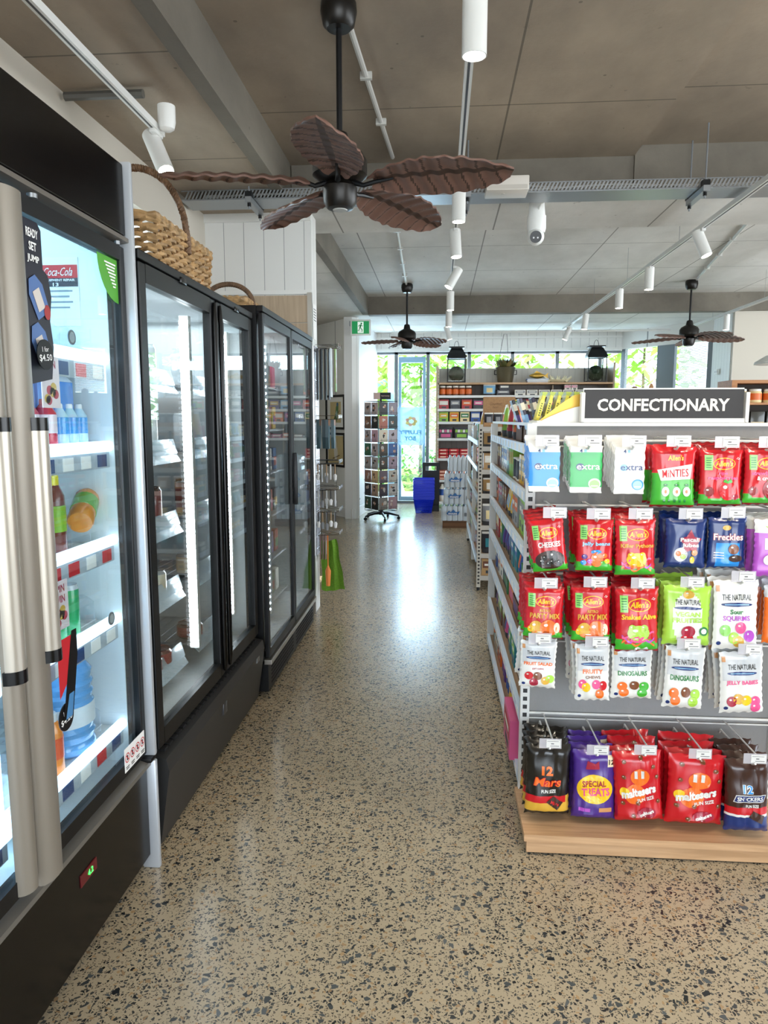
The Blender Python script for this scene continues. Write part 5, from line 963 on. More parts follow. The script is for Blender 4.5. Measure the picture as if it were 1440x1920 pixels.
SB = (2.12, 1.90, 1.675, 1.46, 1.18, .84, .47, .10)
for z in SB:
    b = NB(); box(b, -.045, 2.85, 12.2, 12.6, z-.03, z); s = obj('shelf', b, OAK, bw, smooth=False)
    if z < 2:
        b = NB(); box(b, -.045, 2.85, 12.185, 12.2, z-.034, z+.008); obj('price_rail', b, METW, s, smooth=False)
UB = 'the far wall shelving'
for i in range(5): put_good('jar', 5, 7, .11, .11, .17, (.04+.11*i, 12.30, 1.90), 0, 'tall amber jar on the upper shelf of the far wall shelving, %s from the left' % ORD[i+1])
put_good('pouch', 10, 15, .2, .08, .19, (.83, 12.3, 1.90), 0, 'pale blue pouch standing beside the amber jars')
put_good('carton', 6, 14, .22, .2, .10, (1.06, 12.35, 1.90), 0, 'low black box on the upper shelf of the far wall shelving'); put_good('carton', 6, 4, .16, .15, .08, (1.08, 12.34, 2.00), 0, 'small black box stacked on the low black box')
for i in range(6): put_good('carton', 4, 14, .18, .15, .10, (1.34+.2*i, 12.32, 1.90), 0, 'plain white box on the far wall upper shelf, %s from the black boxes' % ORD[i+1])
for i in range(2): put_good('carton', 4, 8, .10, .1, .08, (2.13+.11*i, 12.32, 2.0), 0, 'small white gift box stacked on the white boxes, %s' % ('left', 'right')[i])
for i in range(9):
    c = (0, 6, 0, 6, 10, 9, 2, 0, 14)[i]; put_good('carton', c, (4, 14, 7, 8, 4, 2, 3, 15, 4)[i], .17, .14, .165, (.06+.195*i, 12.31, 1.675), 0, '%s cereal bar box, second goods shelf of the far wall, %s from left' % (CN[c][1], ORD[i+1]))
for i in range(8):
    c = (12, 2, 15, 1, 9, 7, 3, 0)[i]; put_good('carton', c, (2, 7, 3, 4, 8, 4, 2, 4)[i], .155, .13, .17, (.06+.18*i, 12.31, 1.46), 0, '%s muesli box on the third goods shelf of the far wall, %s from the left' % (CN[c][1], ORD[i+1]))
for i in range(2): put_good('tray', 6, (8, 12)[i], .23, .25, .19, (.10+.27*i, 12.36, 1.18), 0, 'black tray of bars on the middle shelf of the far wall, %s one' % ('left', 'right')[i])
for i in range(4): put_good('carton', (5, 7, 8, 0)[i], 4, .16, .2, .07+.02*(i % 2), (.62+.19*i, 12.33, 1.18), 0, 'flat %s pack on the middle shelf of the far wall, %s after the black trays' % (CN[(5, 7, 8, 0)[i]][1], ORD[i+1]))
for k, (z, c) in enumerate(((.84, 0), (.47, 7))):
    for i in range(3):
        for j in range(3):
            key = ('flatpk', c)
            if key not in PC:
                b = NB(); box(b, -.085, .085, -.1, .1, 0, .055, 0, .015); box(b, -.05, .05, -.1015, -.1, .018, .04, 1); PC[key] = mesh_of('pack', b, [mat(('#c42a34', '#c9705a')[k], .3), mat('#f0c9b0', .4)])
            o = D.objects.new('biscuit_pack', PC[key]); COL.objects.link(o); o.location = (.06+.18*i, 12.34, z+.056*j)
            tag(o, '%s biscuit pack, %s in %s pile, %s shelf of far wall' % (('bright red', 'dusty orange')[k], ('bottom one', 'middle one', 'top one')[j], ('left', 'middle', 'right')[i], ('fifth', 'sixth')[k]), 'biscuits')
for i in range(3): put_good('bottle', 4, 1, .1, .1, .3, (.05+.12*i, 12.3, .10), 0, 'white and blue water bottle on the bottom shelf, far wall, %s from left' % ORD[i+1])
for i in range(10):
    c = (i*5+3) % 16; put_good(('carton', 'jar', 'pouch')[i % 3], c, (c+5) % 16, .14, .12, .16, (1.95+.0*i if False else 1.83+.11*i if i < 9 else 2.8, 12.31, 1.675), 0, '%s item right of the cereal bar boxes on the far wall shelving, %s along' % (CN[c][1], ORD[i+1]))
# ---- on top of the far shelving
def lantern(x, lab):
    y, z = 12.40, 2.12; t = thing('lantern', lab, 'lantern', (x, y, z)); w = .155
    b = NB(); box(b, x-w, x+w, y-w, y+w, z, z+.025)
    for sx in (-1, 1):
        for sy in (-1, 1): box(b, x+sx*(w-.008)-.008, x+sx*(w-.008)+.008, y+sy*(w-.008)-.008, y+sy*(w-.008)+.008, z+.025, z+.42)
    box(b, x-w, x+w, y-w, y-w+.012, z+.405, z+.42); box(b, x-w, x+w, y+w-.012, y+w, z+.405, z+.42); box(b, x-w, x-w+.012, y-w, y+w, z+.405, z+.42); box(b, x+w-.012, x+w, y-w, y+w, z+.405, z+.42); obj('frame', b, BLK, t, smooth=False)
    b = NB(); lv = [(w+.015, .42), (w-.02, .50), (w-.055, .56), (w-.06, .575)]; vs = [[b.verts.new((x+sx*r, y+sy*r, z+h)) for sx, sy in ((-1, -1), (1, -1), (1, 1), (-1, 1))] for r, h in lv]
    for k in range(3):
        for i in range(4): b.faces.new((vs[k][i], vs[k][(i+1) % 4], vs[k+1][(i+1) % 4], vs[k+1][i]))
    b.faces.new(vs[-1]); b.faces.new(vs[0][::-1]); box(b, x-.13, x+.13, y-.13, y+.13, z+.585, z+.605); box(b, x-.08, x+.08, y-.08, y+.08, z+.57, z+.59); obj('roof', b, BLK, t, smooth=False)
    b = NB(); tube(b, [(x+.04*math.cos(PI*k/10), y, z+.605+.1*math.sin(PI*k/10)) for k in range(11)], .004, 6); obj('ring_handle', b, BLK, t)
    b = NB(); box(b, x-w+.017, x+w-.017, y-w+.003, y-w+.006, z+.025, z+.405); box(b, x-w+.003, x-w+.006, y-w+.017, y+w-.017, z+.025, z+.405); box(b, x+w-.006, x+w-.003, y-w+.017, y+w-.017, z+.025, z+.405); obj('glass_pane', b, GLASS, t, smooth=False)
    o = D.objects.new('moss_ball', None); D.objects.remove(o)
    b = NB(); rnd = random.Random(int(x*10)); sphere(b, (x, y, z+.025+.13), .13, 24); 
    for v in b.verts: v.co += (v.co-Vector((x, y, z+.155))).normalized()*rnd.uniform(-.006, .004)
    for k in range(900):
        d = Vector((rnd.gauss(0, 1), rnd.gauss(0, 1), rnd.gauss(0, 1))).normalized(); p = Vector((x, y, z+.155))+d*.127; u, q = frame_of(d); e = u*.005; quad(b, [p-e, p+e, p+d*.010+q*.005])if False else b.faces.new([b.verts.new(p-e), b.verts.new(p+e), b.verts.new(p+d*.012+q*.006)])
    m = obj('moss_ball', b, mat('#27331f', .9, var=.3, bscale=60), loc=(x, y, z+.025)); tag(m, 'dark mossy green ball inside the %s lantern' % lab.split()[0], 'ornament')
lantern(.27, 'left-hand tall black glass lantern on the far shelving'); lantern(2.60, 'right-hand tall black glass lantern on the far shelving')
t = thing('leaf_bucket', 'tarnished metal bucket full of dried brown-green leaves on the far shelving', 'planter', (1.10, 12.40, 2.12))
b = NB(); lathe(b, [(.12, 0), (.125, .01), (.165, .25), (.175, .26), (.165, .265), (.15, .24)], (1.10, 12.40, 2.12), 28); obj('bucket', b, mat('#7a7460', .35, .8), t)
b = NB()
for s in (-1, 1): tube(b, [(1.10+s*.155, 12.4-.02, 2.33), (1.10+s*.185, 12.4-.02, 2.33), (1.10+s*.185, 12.4-.02, 2.26), (1.10+s*.15, 12.4-.02, 2.26)], .008, 6)
tube(b, [(.99, 12.3, 2.36), (1.0, 12.36, 2.6), (1.06, 12.38, 2.93), (1.11, 12.38, 2.93), (1.13, 12.38, 2.7), (1.13, 12.36, 2.38)], .004, 5); obj('wire_handle', b, BLK, t)
b = NB(); rnd = random.Random(5)
for k in range(130):
    a = rnd.uniform(0, 2*PI); tl = rnd.uniform(.1, 1.0); d = Vector((math.cos(a)*tl, math.sin(a)*tl*.8, 1.1)).normalized(); p = Vector((1.10+math.cos(a)*.10*tl, 12.4+math.sin(a)*.1*tl, 2.36)); L = rnd.uniform(.12, .22); u, q = frame_of(d); u = u*.028
    b.faces.new([b.verts.new(p), b.verts.new(p+d*L*.5+u+q*.01), b.verts.new(p+d*L), b.verts.new(p+d*L*.5-u+q*.01)]).material_index = k % 2
obj('dried_leaves', b, [mat('#5a5a2c', .6), mat('#7c6a3a', .6)], t)
for i, c in enumerate(('#27408a', '#dfe3e8', '#4a74b8')):
    b = NB(); box(b, 1.46-.003*i, 1.80+.004*i, 12.28, 12.5, 2.12+.022*i, 2.141+.022*i, 0, .002); box(b, 1.462, 1.802, 12.279, 12.50, 2.124+.022*i, 2.137+.022*i, 1)
    tag(obj('flat_book', b, [mat(c, .4), PAPER], smooth=False), '%s book lying flat under the gold fish ornament, %s' % (('navy', 'white', 'mid blue')[i], ('bottom of three', 'middle of three', 'top of three')[i]), 'book')
b = NB(); cx, cy, cz = 1.64, 12.38, 2.245
prof = [(0.005, -.14), (.022, -.11), (.045, -.05), (.05, .0), (.04, .06), (.015, .11), (.012, .125)]
t_ = NB(); lathe(t_, prof, (0, 0, 0), 16, 0, 1, .5); bmesh.ops.rotate(t_, verts=t_.verts[:], matrix=Matrix.Rotation(PI/2, 3, 'Y')); bmesh.ops.translate(t_, verts=t_.verts[:], vec=(cx, cy, cz-.005)); tm = D.meshes.new('tmp'); t_.to_mesh(tm); t_.free(); b.from_mesh(tm); D.meshes.remove(tm)
prism(b, [(cx+.11, cz-.01), (cx+.18, cz+.045), (cx+.165, cz), (cx+.18, cz-.05)], cy-.004, cy+.004, 'Y'); prism(b, [(cx-.06, cz+.035), (cx-.02, cz+.075), (cx+.06, cz+.04)], cy-.003, cy+.003, 'Y'); prism(b, [(cx-.03, cz-.04), (cx+.02, cz-.06), (cx+.04, cz-.035)], cy-.003, cy+.003, 'Y')
tag(obj('fish_ornament', b, mat('#b08a3c', .3, .8)), 'gold fish ornament lying on three blue and white books', 'ornament')
b = NB(); cx, cy = 1.96, 12.38
lathe(b, [(.1, 0), (.18, .02), (.21, .05), (.19, .05), (.1, .03)], (cx, cy, 2.12), 20, 0, 1, .6)
for k in range(11):
    a = -1.2+2.4*k/10; d = Vector((math.sin(a)*.8, -.2 if k % 2 else .2, math.cos(a)*.5+.35)).normalized(); p = Vector((cx+math.sin(a)*.17, cy+(-.06 if k % 2 else .05), 2.14)); cyl(b, p, p+d*(.10+.03*abs(a)), .035, .004, 7)
tag(obj('shell_ornament', b, mat('#d9cfae', .5)), 'pale spiky shell bowl on the far shelving beside the gold fish', 'ornament')
# ---- water packs
WT = mat('#b7c8d3', .15, coat=.6, bump=.5, bscale=45, name='shrink_film')
for i, (x0, x1, z0, z1, y0, lab) in enumerate(((.03, .47, .10, .335, 9.85, 'bottom'), (.06, .48, .335, .565, 9.87, 'second from the bottom'), (.07, .49, .565, .79, 9.88, 'third from the bottom'), (.12, .48, .79, 1.01, 9.90, 'top'))):
    t = thing('water_pack', 'shrink-wrapped pack of clear water bottles, %s in the stack' % lab, 'water pack', ((x0+x1)/2, y0+.14, z0)); nx = 6; rr = (x1-x0)/nx/2
    b = NB()
    for a in range(nx):
        for c in range(4): lathe(b, [(rr*.92, 0), (rr, .01), (rr*.94, (z1-z0)*.4), (rr, (z1-z0)*.5), (rr, (z1-z0)*.68), (rr*.5, (z1-z0)*.88), (rr*.4, (z1-z0)*.98)], (x0+rr+a*2*rr, y0+rr+c*2*rr, z0), 10)
    obj('bottles', b, mat('#a9bcc8', .15, coat=.5), t)
    b = NB(); n_ = 36; prof = []
    for k in range(n_+1): u = k/n_; prof.append((x0+u*(x1-x0), y0-.004-.010*abs(math.sin(PI*u*nx))**.5))
    for j in range(8):
        za, zb_ = z0+.004+(z1-z0-.03)*j/8, z0+.004+(z1-z0-.03)*(j+1)/8
        for k in range(n_): quad(b, [(*prof[k], za), (*prof[k+1], za), (*prof[k+1], zb_), (*prof[k], zb_)])
    for s, xx in ((-1, x0-.004), (1, x1+.004)): quad(b, [(xx, y0, z0+.004), (xx, y0+rr*8, z0+.004), (xx, y0+rr*8, z1-.03), (xx, y0, z1-.03)])
    obj('film_wrap', b, clear('shrink_wrap', (.93, .97, 1), .10, 1.5, .45, (.88, .93, .97)), t)
    if i < 3:
        b = NB(); pu = lambda u, v: Vector(((x0+x1)/2-.06+u, y0-.016, (z0+z1)/2+v)); shape(b, [(-.09, -.01), (-.05, .03), (-.03, .005), (.01, .045), (.04, .01), (.1, .02), (.07, -.03), (-.06, -.035)], pu, 0); word(b, 'mount', .0, -.012, .12, .03, lambda u, v: pu(u, v)+Vector((0, -.001, 0)), 1, .02)
        for k in range(6): shape(b, rect(.16+.008*k, .165+.008*k, -.05, 0), pu, 2)
        obj('film_print', b, [mat('#1f5f9c', .4), PAPER, INK], t, smooth=False)
b = NB(); box(b, .05, .50, 9.84, 10.14, 0, .10, 0); box(b, .06, .49, 9.838, 9.84, .03, .07, 1); tag(obj('cardboard_tray', b, [mat('#5f4128', .8), mat('#6f4d30', .8)], smooth=False), 'dark brown cardboard box under the stack of water packs', 'box')
# ---- blue hand baskets
BLU = mat('#1233d8', .35, name='basket_blue')
def hand_basket():
    t = thing('shopping_basket', 'x', 'basket'); b = NB(); H = .24; tw, td, bw_, bd = .165, .12, .125, .09
    n_ = 9
    for j in range(n_):
        z = H*j/(n_-1); f = j/(n_-1); w, d = bw_+(tw-bw_)*f, bd+(td-bd)*f; tube(b, [(-w, -d, z), (w, -d, z), (w, d, z), (-w, d, z)], .003, 4, 0, True)
    for k in range(13):
        f = -1+2*k/12
        for s in (-1, 1): tube(b, [(bw_*f, s*bd, 0), (tw*f, s*td, H)], .0028, 4); 
        if k % 2 == 0:
            for s in (-1, 1): tube(b, [(s*bw_, bd*f, 0), (s*tw, td*f, H)], .0028, 4)
    box(b, -bw_, bw_, -bd, bd, 0, .004); obj('basket_body', b, BLU, t, smooth=False)
    b = NB(); 
    for s in (-1, 1): box(b, -tw-.008, tw+.008, s*td-.006, s*td+.006, H-.016, H, 0); box(b, s*tw-.008, s*tw+.008, -td, td, H-.016, H, 0)
    obj('rim', b, BLU, t, smooth=False); return t
hb = hand_basket()
for i in range(13):
    lab = 'bright blue shopping basket, %s of the nested stack' % ('bottom' if i == 0 else 'top' if i == 12 else ORD[i+1]+' from the bottom')
    if i == 0: hb.location = (-.25, 11.5, .004); hb['label'] = lab
    else: dup(hb, (-.25+.002*(i % 2), 11.5, .004+.0262*i), lab)
    if i == 0: hb['group'] = 'nested blue shopping baskets'
t = thing('basket_stand', 'black basket stand board with a slotted handle behind the blue baskets', 'stand', (-.12, 11.75, 0))
b = NB(); box(b, -.28, .0, 11.74, 11.77, .1, .62); box(b, -.28, -.23, 11.74, 11.77, .62, .8); box(b, -.05, .0, 11.74, 11.77, .62, .8); box(b, -.23, -.05, 11.74, 11.77, .74, .8); box(b, -.23, -.05, 11.74, 11.77, .62, .67); obj('board', b, BLK, t, smooth=False)
b = NB(); box(b, -.28, .0, 11.64, 11.86, 0, .1); obj('foot', b, BLK, t, smooth=False)
# ---- greeting card spinner
t = thing('card_spinner', 'black revolving greeting card stand on a five-armed castor base', 'display stand', (-.88, 10.65, 0))
cx, cy = -.88, 10.65; b = NB(); cyl(b, (cx, cy, .09), (cx, cy, 1.86), .016, n=14); lathe(b, [(.03, 0), (.045, .02), (.02, .12)], (cx, cy, .07), 16); obj('pole', b, BLK, t)
for k in range(5):
    a = -PI/2+.3+k*2*PI/5; d = Vector((math.cos(a), math.sin(a), 0)); b = NB(); p = Vector((cx, cy, .10)); tube(b, [p, p+d*.12+Vector((0, 0, -.005)), p+d*.27+Vector((0, 0, -.04))], [.024, .02, .012], 8); lg = obj('base_arm', b, BLK, t)
    b = NB(); q = p+d*.27; s = Vector((-d.y, d.x, 0)); cyl(b, q+s*.012+Vector((0, 0, -.076)), q-s*.012+Vector((0, 0, -.076)), .024, n=12); cyl(b, q+Vector((0, 0, -.08)), q+Vector((0, 0, -.03)), .007, n=8); obj('castor', b, RUB, lg)
rw = NB(); ROT = PI/4-.06; Wf = .35; cards = []
cc = [('#b7a7a4', 'greyish pink'), ('#c9b6b8', 'pale pink'), ('#3c3a3c', 'charcoal'), ('#8f8791', 'grey mauve'), ('#7c5a45', 'brown patterned'), ('#2b2725', 'medallion black'), ('#b26c5a', 'terracotta'), ('#3c4a4c', 'dark teal'), ('#b6aaad', 'soft grey'), ('#d6aebc', 'white and magenta'), ('#d8cdb8', 'ivory'), ('#b9aeb4', 'pale lilac'), ('#2f6a4c', 'deep green'), ('#c4b6b8', 'light pink'), ('#4a4238', 'olive black'), ('#3a5f96', 'blue'), ('#a79f9c', 'stone grey'), ('#bdb7b4', 'speckled white'), ('#4d4740', 'dark brown'), ('#a8919e', 'dusty mauve'), ('#9a7362', 'clay'), ('#d9b98e', 'biscuit coloured'), ('#7d6d78', 'plum grey'), ('#cfc6b8', 'yellow-dotted cream'), ('#2b2d33', 'near black'), ('#b89a84', 'sandy'), ('#4f4450', 'dark mauve'), ('#c6c0ba', 'pale grey'), ('#2f5240', 'forest green'), ('#262626', 'black'), ('#8a8480', 'mid grey'), ('#a3838a', 'rose grey')]
for fc in range(4):
    a = ROT+PI/2*fc-PI; nx, ny = math.cos(a-PI/2+PI/2), math.sin(a-PI/2+PI/2)
    n_ = Vector((math.cos(a+PI/2*0), math.sin(a), 0)); s = Vector((-n_.y, n_.x, 0))
    for c in range(2):
        for r in range(8):
            z = .17+.2*(7-r); ce = Vector((cx, cy, z))+n_*(Wf/2)+s*(-.087+.174*c)
            for q in (-.05, .05): tube(rw, [ce+s*q-n_*.01, ce+s*q+n_*.028, ce+s*q+n_*.028+Vector((0, 0, .055))], .002, 4)
            tube(rw, [ce-s*.075+n_*.028+Vector((0, 0, .03)), ce+s*.075+n_*.028+Vector((0, 0, .03))], .002, 4); tube(rw, [ce-s*.08-n_*.01, ce+s*.08-n_*.01], .003, 4)
            cards.append((fc, c, r, ce, n_, s))
for k in range(4):
    a = ROT+PI/4+PI/2*k; p = Vector((cx+math.cos(a)*Wf*.70, cy+math.sin(a)*Wf*.70, 0)); tube(rw, [p+Vector((0, 0, .14)), p+Vector((0, 0, 1.77))], .004, 5)
for z in (.14, .95, 1.77):
    for k in range(4):
        a = ROT+PI/4+PI/2*k; q = ROT+PI/4+PI/2*(k+1); tube(rw, [(cx+math.cos(a)*Wf*.7, cy+math.sin(a)*Wf*.7, z), (cx+math.cos(q)*Wf*.7, cy+math.sin(q)*Wf*.7, z)], .004, 5); tube(rw, [(cx, cy, z), (cx+math.cos(a)*Wf*.7, cy+math.sin(a)*Wf*.7, z)], .004, 5)
obj('wire_pockets', rw, BLK, t)
b = NB(); box(b, cx-.11, cx-.0, cy-.02, cy-.012, 1.80, 1.90, 1); box(b, cx-.01, cx+.15, cy-.022, cy-.014, 1.80, 1.90, 0); word(b, 'harmony', cx+.07, 1.85, .12, .025, lambda u, v: Vector((u, cy-.0235, v)), 1, .01); obj('header_card', b, [BLK, mat('#c9a9a0', .5)], t, smooth=False)
vis = sorted(range(4), key=lambda f: [c for c in cards if c[0] == f][0][4].y)[:2]; n_c = 0
for fc, c, r, ce, n_, s in cards:
    if fc not in vis: continue
    left = n_.x < 0; col = (c if not False else 1-c); idx = r*4+(0 if left else 2)+col; hx, nm = cc[idx % 32]; b = NB(); e = lambda u, v, o_=0: ce+s*u+n_*(.006+o_)+Vector((0, 0, v+.004))
    P0 = [e(u, v) for u, v in ((-.08, 0), (.08, 0), (.08, .180), (-.08, .180))]; P1 = [e(u, v, -.006) for u, v in ((-.08, 0), (.08, 0), (.08, .180), (-.08, .180))]
    A = [b.verts.new(p) for p in P0]; B2 = [b.verts.new(p) for p in P1]; b.faces.new(A); b.faces.new(B2[::-1])
    for i in range(4): b.faces.new((A[i], B2[i], B2[(i+1) % 4], A[(i+1) % 4]))
    pu = lambda u, v: e(u, v, .0008)
    rnd = random.Random(idx)
    for q in range(3): shape(b, ell(rnd.uniform(-.03, .03), rnd.uniform(.06, .14), rnd.uniform(.01, .03), rnd.uniform(.01, .03), 10), pu, 1+q % 2)
    tag(obj('greeting_card', b, [mat(hx, .5), mat(('#d8cfc8', '#2d2a2c')[sum(lin(hx)) > .9], .5), mat('#b57c5c', .5)], smooth=False, loc=tuple(ce)), '%s greeting card, %s row from top, %s face of card stand, %s column' % (nm, ORD[r+1], ('right', 'left')[left], ('first', 'second')[c]), 'greeting card')
# ---- framed bird prints on the angled wall, exit sign
WP0, WD_ = Vector((-1.31, 10.65, 0)), Vector((-.5914, .8064, 0)); WN = Vector((-.8064, -.5914, 0))
def picture(s0, s1, z0, z1, kind, lab):
    t = thing('framed_print', lab, 'picture', tuple(WP0+WD_*((s0+s1)/2)+Vector((0, 0, z0))))
    q = lambda s, z, o_: WP0+WD_*s+WN*o_+Vector((0, 0, z)); b = NB()
    def bar(a0, a1, c0, c1, o0, o1, m):
        v = [b.verts.new(q(s, z, o_)) for o_ in (o0, o1) for s, z in ((a0, c0), (a1, c0), (a1, c1), (a0, c1))]
        for f in ((0, 1, 2, 3), (4, 5, 6, 7), (0, 1, 5, 4), (1, 2, 6, 5), (2, 3, 7, 6), (3, 0, 4, 7)): b.faces.new([v[i] for i in f]).material_index = m
    f = .035; bar(s0, s1, z0, z0+f, .0, .03, 0); bar(s0, s1, z1-f, z1, .0, .03, 0); bar(s0, s0+f, z0+f, z1-f, .0, .03, 0); bar(s1-f, s1, z0+f, z1-f, .0, .03, 0); obj('frame', b, BLK, t, smooth=False)
    b = NB(); bar(s0+f, s1-f, z0+f, z1-f, .002, .012, 0); mw = .10 if kind else .02; bar(s0+f+mw, s1-f-mw, z0+f+mw*.7, z1-f-mw*.7, .012, .013, 1); sheet = obj('print', b, [mat('#efeeea', .5), mat('#cbb887', .6)], t, smooth=False)
    b = NB(); sc = (s0+s1)/2; zc = (z0+z1)/2; pu = lambda u, v: q(sc-u, zc+v, .0145); pu2 = lambda u, v: q(sc-u, zc+v, .0155)
    if kind:
        shape(b, [(-.08, -.14), (.0, -.02), (.02, .08), (.06, .14), (.1, .13), (.1, .05), (.08, -.05), (.03, -.16), (.0, -.1)], pu, 0); shape(b, ell(.07, .12, .035, .03, 12), pu2, 1); shape(b, [(.0, -.02), (.05, -.1), (.08, -.04), (.05, .03)], pu2, 2); shape(b, [(-.12, -.16), (-.11, -.17), (.14, .02), (.13, .03)], pu, 3)
        cs = ['#4f7a4c', '#3f6a8c', '#9fb8b4', '#6b4a34']
    else:
        shape(b, [(-.05, -.1), (-.06, .02), (-.03, .1), (.0, .17), (.03, .12), (.04, .05), (.07, -.05), (.03, -.16), (-.02, -.15)], pu, 0); shape(b, ell(.0, .1, .035, .04, 12), pu2, 0); shape(b, [(-.02, .13), (-.05, .2), (.0, .16), (.03, .2), (.03, .13)], pu2, 1); shape(b, [(-.1, -.15), (.13, -.09), (.13, -.075), (-.1, -.13)], pu, 2)
        cs = ['#e3dfd6', '#cfc8b4', '#6b5a44']
    obj('bird_drawing', b, [mat(c, .6) for c in cs], sheet, smooth=False)
picture(.2, .82, 1.35, 1.88, 1, 'upper framed print of a green parrot with a white mount'); picture(.2, .82, .77, 1.30, 0, 'lower framed print of a white cockatoo on buff paper')
t = thing('exit_sign', 'green and white running man exit sign beside the far doorway', 'sign', (-1.17, 10.58, 2.71))
b = NB(); box(b, -1.32, -1.02, 10.56, 10.60, 2.72, 2.95, 0, .006); obj('housing', b, WHITE, t)
b = NB(); box(b, -1.295, -1.045, 10.556, 10.56, 2.745, 2.925, 0); box(b, -1.212, -1.125, 10.5545, 10.556, 2.755, 2.915, 1); obj('panel', b, [mat('#0e8f4f', .4, emit=.35), mat('#dff2e6', .4, emit=.4)], t, smooth=False)
b = NB(); pu = lambda u, v: Vector((-1.17+u, 10.554, 2.835+v)); shape(b, ell(.012, .055, .012, .014, 12), pu, 0)
for pts in ([(-.008, .04), (.014, .042), (.008, -.005), (-.016, -.005)], [(.008, -.008), (.03, -.03), (.026, -.065), (.016, -.065), (.018, -.034), (-.006, -.012)], [(-.016, -.005), (-.002, -.005), (-.018, -.045), (-.04, -.05), (-.04, -.04), (-.024, -.036)], [(.012, .038), (.034, .02), (.042, .026), (.038, .03), (.03, .012), (.01, .028)], [(-.008, .04), (-.03, .028), (-.034, .008), (-.028, .008), (-.022, .022), (-.006, .03)]): shape(b, pts, pu, 0)
obj('pictogram', b, mat('#0c7a42', .5), t, smooth=False)
b = NB(); box(b, -1.335, -1.32, 10.57, 10.62, 2.86, 2.93); obj('bracket', b, STEELG, t, smooth=False)
# ---- utensil display on the end of the return wall
t = thing('grid_display', 'chrome grid panel with protruding pegs on the end of the return wall', 'display rack', (-.94, 5.46, 0))
b = NB()
for z in [.5+.1*k for k in range(16)]: tube(b, [(-.945, 5.37, z), (-.945, 5.55, z)], .003, 5)
for y in (5.37, 5.415, 5.46, 5.505, 5.55): tube(b, [(-.945, y, .45), (-.945, y, 2.05)], .003, 5)
box(b, -.955, -.948, 5.36, 5.56, .45, 2.05, 0); obj('grid', b, CHROME, t)
HZ = (2.03, 1.50, 1.16, .96, .79, .61)
for z in HZ:
    for y in (5.39, 5.45, 5.52):
        b = NB(); tube(b, [(-.945, y, z-.02), (-.94, y, z), (-.775, y, z+.004), (-.762, y, z+.018)], .003, 6); tube(b, [(-.94, y+.008, z+.03), (-.765, y+.008, z+.03), (-.765, y-.01, z+.03)], .002, 6); box(b, -.764, -.761, y-.018, y+.018, z+.012, z+.038); obj('peg_hook', b, CHROME, t)
def utensil(k, L, c, c2, w):
    key = ('ut', k, L, c, w)
    if key in PC: return PC[key]
    b = NB()
    if k == 'packet': box(b, -.004, .004, -w/2, w/2, -L, 0, 0, .001); box(b, -.0046, .0046, -w*.35, w*.35, -L*.8, -L*.25, 1)
    elif k == 'tool': tube(b, [(0, 0, 0), (0, 0, -L*.6)], .005, 6, 0); tube(b, [(0, 0, -L*.6), (0, 0, -L*.7), (0, 0, -L)], [.006, w/2, w*.35], 8, 1)
    elif k == 'mitt': prism(b, [(-w/2, 0), (w/2, 0), (w*.55, -L*.6), (w*.3, -L), (-w*.3, -L), (-w*.6, -L*.6)], -.012, .012, 'X', 0); box(b, -.013, .013, -w/2, w/2, -L*.2, 0, 1)
    PC[key] = mesh_of(k, b, [mat(c, .4), mat(c2, .4)], k == 'tool'); return PC[key]
def hang(z, y, x, k, L, c, c2, w, name, lab, cat): o = D.objects.new(name, utensil(k, L, c, c2, w)); COL.objects.link(o); o.location = (x, y, z); tag(o, lab, cat)
for i in range(6): hang(2.03, (5.39, 5.45)[i % 2], -.925+.016*i, 'packet', .38, '#141416', '#2c2c30', .05, 'barbecue_tool', 'long black carded tool on the top peg row, %s from the wall' % ORD[i+1], 'utensil')
hang(2.03, 5.39, -.82, 'packet', .36, '#cfd3d4', '#b8bfc2', .08, 'skewer_pack', 'clear silver backed pack hanging at the front of the top peg row', 'utensil')
hang(2.03, 5.45, -.795, 'packet', .32, '#6f8a3a', '#8a4a2a', .07, 'skewer_pack', 'green and brown carded pack hanging at the end of the top peg row', 'utensil')
for i in range(4): hang(1.50, (5.39, 5.45)[i % 2], -.92+.034*i, 'mitt', .22, '#3f565c', '#9a6a48', .08, 'oven_mitt', 'dark teal oven mitt with tan cuff on the second peg row, %s from the wall' % ORD[i+1], 'mitt')
for r, z in ((2, 1.16), (3, .96), (4, .79)):
    for i in range(7): hang(z, (5.39, 5.45, 5.52)[i % 3], -.93+.022*i, 'tool' if (i+r) % 3 else 'packet', .12+.02*(i % 2), ('#c9ccce', '#3a3a3c', '#a88a6a')[(i+r) % 3], ('#e6e6e4', '#8c8f92')[i % 2], .03, 'kitchen_gadget', '%s kitchen gadget on the %s peg row, %s from the wall' % (('silver', 'dark', 'tan')[(i+r) % 3], ORD[r+1], ORD[i+1]), 'utensil')
hang(.61, 5.39, -.86, 'tool', .40, '#e07a34', '#ea8a44', .045, 'serving_spoon', 'orange long-handled spoon hanging low on the utensil rack', 'utensil')
for i in range(3): hang(.61, 5.45, -.925+.02*i, 'packet', .2, '#8a6f6a', '#c9bdb4', .04, 'kitchen_gadget', 'mottled carded gadget on the lowest peg row, %s from the wall' % ORD[i+1], 'utensil')
b = NB(); n_ = 10
for s in (0, 1):
    g = [[b.verts.new((-.93+(.12+.07*j/12)*i/n_+.004*math.sin(j), 5.50+.012*math.sin(i*1.5+j*.2)+.01*s, .55-.40*j/12-.01*math.sin(i*.5))) for i in range(n_+1)] for j in range(13)]
    for j in range(12):
        for i in range(n_): b.faces.new((g[j][i], g[j][i+1], g[j+1][i+1], g[j+1][i]))
tag(obj('tea_towel', b, mat('#5f8a1e', .85, var=.15, bscale=90)), 'green cloth bag hanging lowest on the utensil rack', 'cloth')
